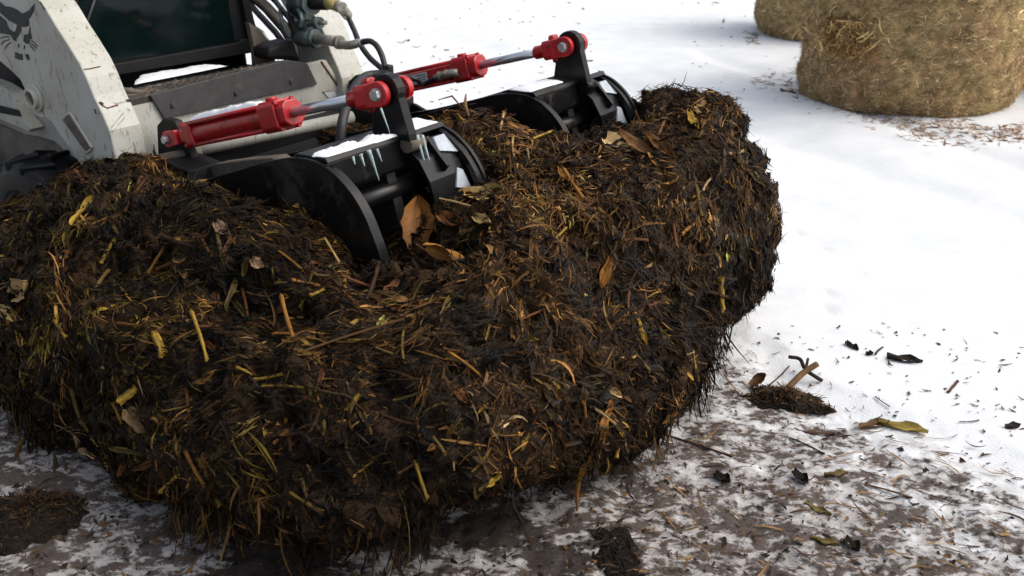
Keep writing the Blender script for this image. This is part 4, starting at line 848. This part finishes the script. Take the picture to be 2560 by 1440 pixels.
# ================================================================== ROUND BALES
def bale(name, cx, cy, r, h, label, seed, tilt=0.):
    b = empty(name, (cx, cy, 0)); tag(b, label, 'hay bale', 'round bales standing on the snow')
    n, m_ = 220, 90; ph_ = np.linspace(0, 2 * np.pi, n, endpoint=False); s_ = np.linspace(0, 1, m_); A_, T_ = np.meshgrid(ph_, s_, indexing='ij'); A_ = A_.ravel(); T_ = T_.ravel()
    rr = r * (1 - .06 * np.clip(1 - T_ / .12, 0, 1) ** 2 - .07 * np.clip((T_ - .75) / .13, 0, 1) ** 2); rr = np.where(T_ > .88, r * .93 * (1 - (T_ - .88) / .12), rr)
    zz = np.where(T_ > .88, h, h * T_ / .88)
    Pb = np.stack([rr * np.cos(A_), rr * np.sin(A_), zz], 1); d_ = unit(np.stack([np.cos(A_), np.sin(A_), 0 * A_], 1))
    dd = .065 * fbm(Pb + seed, 1.5, 3, seed) + .036 * fbm(Pb + seed, 6, 3, seed + 1) + .016 * fbm(Pb + seed, 30, 3, seed + 2)
    if seed == 50:   # torn hollow at the left shoulder
        hc = np.array([r * math.cos(R_(198)), r * math.sin(R_(198)), .42])
    Pb2 = Pb + d_ * dd[:, None]; Pb2[:, 2] = np.maximum(Pb2[:, 2], .0)
    cc = np.clip(fbm(Pb, 3.0, 4, seed + 5)[:, None] * 1.3 + .5, 0, 1); c3 = np.clip(fbm(Pb, 20, 4, seed + 6)[:, None] * 1.1 + .5, 0, 1)
    base = np.array((.40, .285, .13)) * (1 - cc) + np.array((.30, .17, .09)) * cc; colb = base * (.45 + 1.0 * c3)
    I_ = np.arange(n * m_).reshape(n, m_); J_ = np.roll(I_, -1, 0); F_ = np.stack([I_[:, :-1].ravel(), J_[:, :-1].ravel(), J_[:, 1:].ravel(), I_[:, 1:].ravel()], 1)
    tag(npmesh('bale_body', Pb2, F_, M['hay'], colb, b, True), kind='stuff')
    nf = 42000; q = rng.choice(np.where(T_ < .86)[0], nf); P0 = Pb2[q] + rng.normal(0, .006, (nf, 3)); Nn = d_[q]
    tg = np.cross(Nn, [0, 0, 1.]); d2 = unit(tg * rng.normal(0, 1, (nf, 1)) + np.array([0, 0, 1.]) * rng.normal(0, .5, (nf, 1)) + Nn * rng.normal(0, .14, (nf, 1))); sd2 = unit(np.cross(d2, Nn + rng.normal(0, .3, (nf, 3))))
    col_ = np.where(rng.random((nf, 1)) < .3, np.array((.52, .42, .22)), np.array((.30, .21, .10))) * np.exp(rng.normal(0, .4, (nf, 1)))
    vv, ff, c_ = strips(P0 + Nn * .004, d2, sd2, .02 + .06 * rng.random(nf), .0018 + .004 * rng.random(nf), rng.normal(0, .5, nf), col_, 2)
    tag(npmesh('hay_stems', vv, ff, M['hay'], c_, b), kind='stuff')
    return b, Pb2, d_
bA = gnd(1990, 190); bB = gnd(2520, 288)
BR = .86; BCX, BCY = 3.31, 7.28
bl, PbA, dA = bale('round_bale', BCX, BCY, BR, 1.5, 'large weathered round bale with a torn tuft near its left edge', 50)
bale('round_bale', 3.86, 10.75, .90, 1.5, 'paler round bale partly hidden behind the larger one', 70)
bale('round_bale', 5.25, 7.95, .85, 1.5, 'sliver of a bale at the right edge of the picture', 90)
# torn tuft of husks on the big bale
ang0 = math.radians(212); nf = 700
tc = np.array([BR * math.cos(ang0), BR * math.sin(ang0), .55]); Nn = np.array([math.cos(ang0), math.sin(ang0), 0]); tg = np.array([-Nn[1], Nn[0], 0])
P0 = tc + tg * rng.normal(0, .085, (nf, 1)) * (1 + rng.random((nf, 1))) + np.array([0, 0, 1.]) * rng.normal(0, .075, (nf, 1)) + Nn * (rng.random((nf, 1)) * .045 - .01)
d2 = unit(tg * rng.normal(0, .8, (nf, 1)) + np.array([0, 0, 1.]) * rng.normal(-.2, .8, (nf, 1)) + Nn * rng.normal(.1, .4, (nf, 1))); sd2 = unit(np.cross(d2, rng.normal(0, 1, (nf, 3))))
vv, ff, c_ = strips(P0, d2, sd2, .05 + .10 * rng.random(nf), .004 + .012 * rng.random(nf), rng.normal(0, 1, nf), np.where(rng.random((nf, 1)) < .5, np.array((.55, .38, .17)), np.array((.30, .16, .06))) * np.exp(rng.normal(0, .35, (nf, 1))), 3, .4, .15)
tag(npmesh('torn_tuft', vv, ff, M['hay'], c_, bl), kind='stuff')
# ================================================================== LITTER ON THE SNOW
def litter(name, pts, lens, wds, cols, label, cat='litter', flat=.15, seg=2, cup=0., lift=.004, dirn=None):
    n = len(pts); Pp = np.zeros((n, 3)); Pp[:, :2] = pts; Pp[:, 2] = gz(pts) + lift
    a_ = rng.random(n) * math.pi * 2 if dirn is None else dirn; d2 = unit(np.stack([np.cos(a_), np.sin(a_), rng.normal(0, flat, n)], 1)); s2 = unit(np.cross(d2, np.array([0, 0, 1.]) + rng.normal(0, .25, (n, 3))))
    vv, ff, c_ = strips(Pp, d2, s2, lens, wds, rng.normal(0, .5, n), cols, seg, .4, cup)
    o = npmesh(name, vv, ff, M['litter'], c_); tag(o, label, cat, None, 'stuff'); return o
def pxrand(n, x0, y0, x1, y1): return np.array([gnd(rng.uniform(x0, x1), rng.uniform(y0, y1))[:2] for _ in range(n)])
# 1 crumbs over the trodden part
n = 3800; pr_ = pxrand(n, -100, 860, 2660, 1500); kd = dirt_field(pr_); pr_ = pr_[(kd > -.02) & (rng.random(n) < np.clip(.25 + kd * .8, 0, 1))]; n = len(pr_)
litter('dirt_crumbs', pr_, .008 + .03 * rng.random(n) ** 2.5, .003 + .010 * rng.random(n) ** 2, np.where(rng.random((n, 1)) < .6, BLK * 2.2, BRN * 1.8) * np.exp(rng.normal(0, .3, (n, 1))), 'dark crumbs of manure scattered over the trodden snow', 'litter', .08, 2, .12)
n = 420; pr_ = pxrand(n, 1500, 880, 2560, 1440); kd = dirt_field(pr_); pr_ = pr_[kd > .0]; n = len(pr_)
litter('straw_bits', pr_, .03 + .09 * rng.random(n) ** 2, .002 + .005 * rng.random(n), np.where(rng.random((n, 1)) < .45, np.array((.22, .13, .05)), np.array((.075, .04, .022))) * np.exp(rng.normal(0, .3, (n, 1))), 'brown straw and bark bits strewn on the dirty snow', 'litter', .08, 4, .1, .006, rng.normal(-.35, .6, n))
# 2 sparse specks on the clean snow
n = 420; pr_ = np.vstack([pxrand(130, 900, 0, 1500, 300), pxrand(40, 1700, 0, 2000, 260), pxrand(160, 1850, 820, 2560, 1150)]); n = len(pr_); far_ = np.hypot(pr_[:, 0], pr_[:, 1])
litter('snow_specks', pr_, (.008 + .035 * rng.random(n) ** 3) * (far_ / 3), (.004 + .008 * rng.random(n) ** 2) * (far_ / 3), np.tile(BRN * 1.6, (n, 1)), 'tiny dark specks dotted over the clean snow', 'litter', .2, 2, .3)
# 3 hay swept along the foot of the bales
n = 700; tt_ = rng.random(n); ex = np.interp(tt_, [0, .15, .35, .6, .8, 1], [1960, 2050, 2160, 2300, 2430, 2560]); ey = np.interp(tt_, [0, .15, .35, .6, .8, 1], [190, 228, 262, 298, 312, 318]) + np.abs(rng.normal(0, 20, n)) + 8 * np.sin(tt_ * 23) + rng.normal(0, 5, n)
pr_ = np.array([gnd(a, b)[:2] for a, b in zip(ex, ey)])
litter('bale_chaff', pr_, .03 + .08 * rng.random(n) ** 1.5, .006 + .012 * rng.random(n), np.where(rng.random((n, 1)) < .5, np.array((.46, .34, .22)), np.array((.32, .20, .13))) * np.exp(rng.normal(0, .25, (n, 1))), 'loose chaff swept along the foot of the big bale', 'litter', .1, 2, .2)
n = 130; pr_ = np.vstack([pxrand(50, 1880, 170, 2000, 230), pxrand(40, 1860, 80, 1900, 115), pxrand(60, 2250, 320, 2560, 360)]); n = len(pr_)
litter('bale_straws', pr_, .04 + .10 * rng.random(n), .006 + .010 * rng.random(n), np.tile(np.array((.20, .11, .055)), (n, 1)) * np.exp(rng.normal(0, .3, (n, 1))), 'stray straws on the snow in front of the bales', 'litter', .1, 2, .2, .004, rng.normal(-.2, .5, n))
# 4 single pieces
def clump(name, px, py, sx, sy, hz, label, seed, col=BLK * 1.8, nf=900, cat='manure clump', rot=0., col2=BRN * 1.6):
    g = gnd(px, py); o = empty(name, (g[0], g[1], float(gz(np.array([g[:2]]))[0])), rot); tag(o, label, cat)
    n, m_ = 64, 26; A_, T_ = np.meshgrid(np.linspace(0, 2 * np.pi, n, endpoint=False), np.linspace(0, 1, m_), indexing='ij'); A_ = A_.ravel(); T_ = T_.ravel()
    Pp = np.stack([sx * T_ * np.cos(A_), sy * T_ * np.sin(A_), hz * (1 - T_ ** 2) ** .8 - .006], 1)
    rad = 1 + .45 * fbm(np.stack([np.cos(A_) * 1.3, np.sin(A_) * 1.3, 0 * A_ + seed], 1), 1.6, 3, seed); Pp[:, :2] *= rad[:, None]
    Pp[:, 2] += (hz * .9) * fbm(Pp + seed, 18 / max(.5, sx * 8), 4, seed + 2) * (1 - T_) ** .3 * np.clip(T_ * 10, .3, 1)
    I_ = np.arange(n * m_).reshape(n, m_); J_ = np.roll(I_, -1, 0); F_ = np.stack([I_[:, :-1].ravel(), J_[:, :-1].ravel(), J_[:, 1:].ravel(), I_[:, 1:].ravel()], 1)
    tag(npmesh('clod', Pp, F_, M['manure'], np.tile(col, (len(Pp), 1)), o, True), kind='stuff')
    q = rng.choice(len(Pp), nf); a2 = rng.random(nf) * 6.283; d2 = unit(np.stack([np.cos(a2), np.sin(a2), rng.normal(0, .12, nf)], 1)); s2 = unit(np.cross(d2, rng.normal(0, .4, (nf, 3)) + [0, 0, 1.]))
    vv, ff, c_ = strips(Pp[q] + [0, 0, .004], d2, s2, .015 + .05 * rng.random(nf) ** 2, .0015 + .006 * rng.random(nf) ** 2, rng.normal(0, .8, nf), np.where(rng.random((nf, 1)) < .6, col, col2) * np.exp(rng.normal(0, .35, (nf, 1))), 3)
    tag(npmesh('clod_fibres', vv, ff, M['shred'], c_, o), kind='stuff'); return o
c1 = clump('manure_clump', 1955, 1000, .155, .062, .030, 'dark ragged clump of manure with a pale stalk sticking out of it', 5, rot=-.2)
c2 = clump('manure_clump', 70, 1300, .17, .13, .06, 'lump of manure on the snow under the left end of the load', 9, col2=BRN)
c3 = clump('manure_clump', 1545, 1400, .06, .13, .008, 'flat black slab of wet manure at the bottom edge of the picture', 13, BLK * 1.3, 250, rot=.1, col2=BLK * 1.8)
def stick(parent, pts, r, col, name):     # local coordinates
    ws = [Vector(p) for p in pts]; mb = MB().tube(smooth_path(ws, 4), r, 7); o = mb.build(name, M['husk'], parent, smooth=True)
    me = o.data; a = me.color_attributes.new('col', 'FLOAT_COLOR', 'POINT'); c = np.ones((len(me.vertices), 4), np.float32); c[:, :3] = np.array(col) * rng.uniform(.7, 1.25, (len(me.vertices), 1)); a.data.foreach_set('color', c.ravel()); return o
def loc_of(parent, x, y, h): g = gnd(x, y, h); mi = parent.matrix_basis.inverted(); return tuple(mi @ Vector(g.tolist()))
stick(c1, [loc_of(c1, 1965, 975, .02), loc_of(c1, 2005, 935, .05), loc_of(c1, 2043, 910, .075)], .011, (.15, .085, .04), 'stalk')
stick(c1, [loc_of(c1, 1972, 892, .06), loc_of(c1, 2000, 898, .055), loc_of(c1, 2015, 925, .05), loc_of(c1, 2055, 952, .02)], .007, (.03, .018, .012), 'root')
stick(c1, [loc_of(c1, 2020, 897, .06), loc_of(c1, 2014, 925, .05)], .005, (.03, .018, .012), 'root')
stick(c1, [loc_of(c1, 1920, 965, .03), loc_of(c1, 1950, 940, .03), loc_of(c1, 1973, 915, .01)], .0025, (.04, .02, .012), 'twig')
h1 = place(husk_mesh(.07, .035, (.12, .055, .02), .5), Vector(loc_of(c1, 1895, 950, .03)), Vector((.6, .5, .5)), Vector((0, -.5, .8)).normalized(), 'leaf', M['husk'], c1)
def ground_piece(kind, x0, y0, x1, y1, wpx, col, label, cat, lift=.006, name=None):
    a_ = gnd(x0, y0, .01); b_ = gnd(x1, y1, .01); mid = (a_ + b_) / 2; mid[2] = float(gz(np.array([mid[:2]]))[0]) + lift; d = Vector((b_ - a_).tolist()); dep = (mid - C0) @ np.array([0, CY, -SY]); wm = wpx * dep / FPX
    f_ = stalk_mesh('s', d.length, wm * .5, col, random.uniform(-.2, .2)) if kind == 'stalk' else husk_mesh(d.length, wm * 1.6, col, .25, .2)
    V, F4, C_ = f_; x = d.normalized(); y = Vector((0, 0, 1)).cross(x).normalized(); Mx = Matrix((x, y, x.cross(y))).transposed().to_4x4(); Mx.translation = Vector(mid.tolist())
    o = npmesh(name or kind, V, F4, M['husk'], C_, None, True); o.matrix_world = Mx; tag(o, label, cat); return o
DK = tuple(BLK * 1.6); BK = (.055, .03, .018)
GP = [('husk', 2195, 1052, 2320, 1082, 22, (.34, .25, .06), 'yellow husk lying at the edge of the clean snow', 'husk', 'husk_strip'),
      ('husk', 2150, 1068, 2225, 1048, 18, (.11, .06, .025), 'brown bark strip tucked beside the yellow husk', 'bark', 'bark_strip'),
      ('stalk', 1975, 1068, 2088, 1078, 9, (.13, .06, .03), 'straight brown stalk lying on mottled snow', 'stalk', 'corn_stalk'),
      ('stalk', 1975, 1095, 2060, 1135, 7, BK, 'slanting dark twig below the straight brown stalk', 'twig', 'twig'),
      ('husk', 2215, 902, 2305, 912, 20, DK, 'largest black scrap alone on the clean snow', 'scrap', 'manure_scrap'),
      ('husk', 2112, 865, 2145, 883, 10, DK, 'small dark scrap left of the largest black scrap', 'scrap', 'manure_scrap'),
      ('stalk', 2187, 895, 2205, 877, 5, BK, 'short dark twig just left of the largest black scrap', 'twig', 'twig'),
      ('husk', 2163, 893, 2181, 893, 9, DK, 'round dark crumb beside the short dark twig', 'scrap', 'manure_scrap'),
      ('stalk', 2368, 990, 2392, 962, 7, (.12, .05, .03), 'short reddish stick upright-looking on the clean snow', 'stick', 'stick'),
      ('stalk', 2188, 1000, 2222, 1024, 4, BK, 'thin dark straw above the yellow husk', 'straw', 'straw'),
      ('husk', 2512, 1078, 2548, 1070, 13, DK, 'black scrap at the right edge of the picture', 'scrap', 'manure_scrap'),
      ('stalk', 2396, 1062, 2446, 1058, 4, BK, 'grey straw left of the black scrap at the right edge', 'straw', 'straw'),
      ('stalk', 2160, 1208, 2280, 1242, 8, (.13, .06, .03), 'reddish twig crossing the dirty snow on the right', 'twig', 'twig'),
      ('husk', 2060, 1190, 2120, 1186, 10, (.17, .12, .045), 'pale blade in the middle of the dirty snow', 'blade', 'blade'),
      ('husk', 2010, 1255, 2080, 1282, 10, (.24, .18, .06), 'yellowish blade low on the dirty snow', 'blade', 'blade'),
      ('husk', 2025, 1342, 2100, 1360, 10, (.20, .15, .05), 'muddy yellow blade near the bottom edge', 'blade', 'blade'),
      ('husk', 2110, 1345, 2150, 1372, 24, DK, 'black clod beside the muddy yellow blade', 'clod', 'manure_scrap'),
      ('husk', 1980, 1185, 2020, 1210, 18, DK, 'dark lump in the middle of the dirty snow', 'clod', 'manure_scrap'),
      ('husk', 1785, 1185, 1825, 1208, 20, DK, 'dark lump on trodden snow right of the load', 'clod', 'manure_scrap'),
      ('stalk', 1660, 1085, 1830, 1140, 8, BK, 'long dark stem running out from under the load', 'stem', 'stem'),
      ('husk', 1950, 225 - 0, 1990, 232, 8, (.20, .12, .05), 'curled brown leaf on snow before the big bale', 'leaf', 'leaf')]
for k_, x0, y0, x1, y1, w_, c_, lab, cat, nm in GP: ground_piece(k_, x0, y0, x1, y1, w_, c_, lab, cat, name=nm)
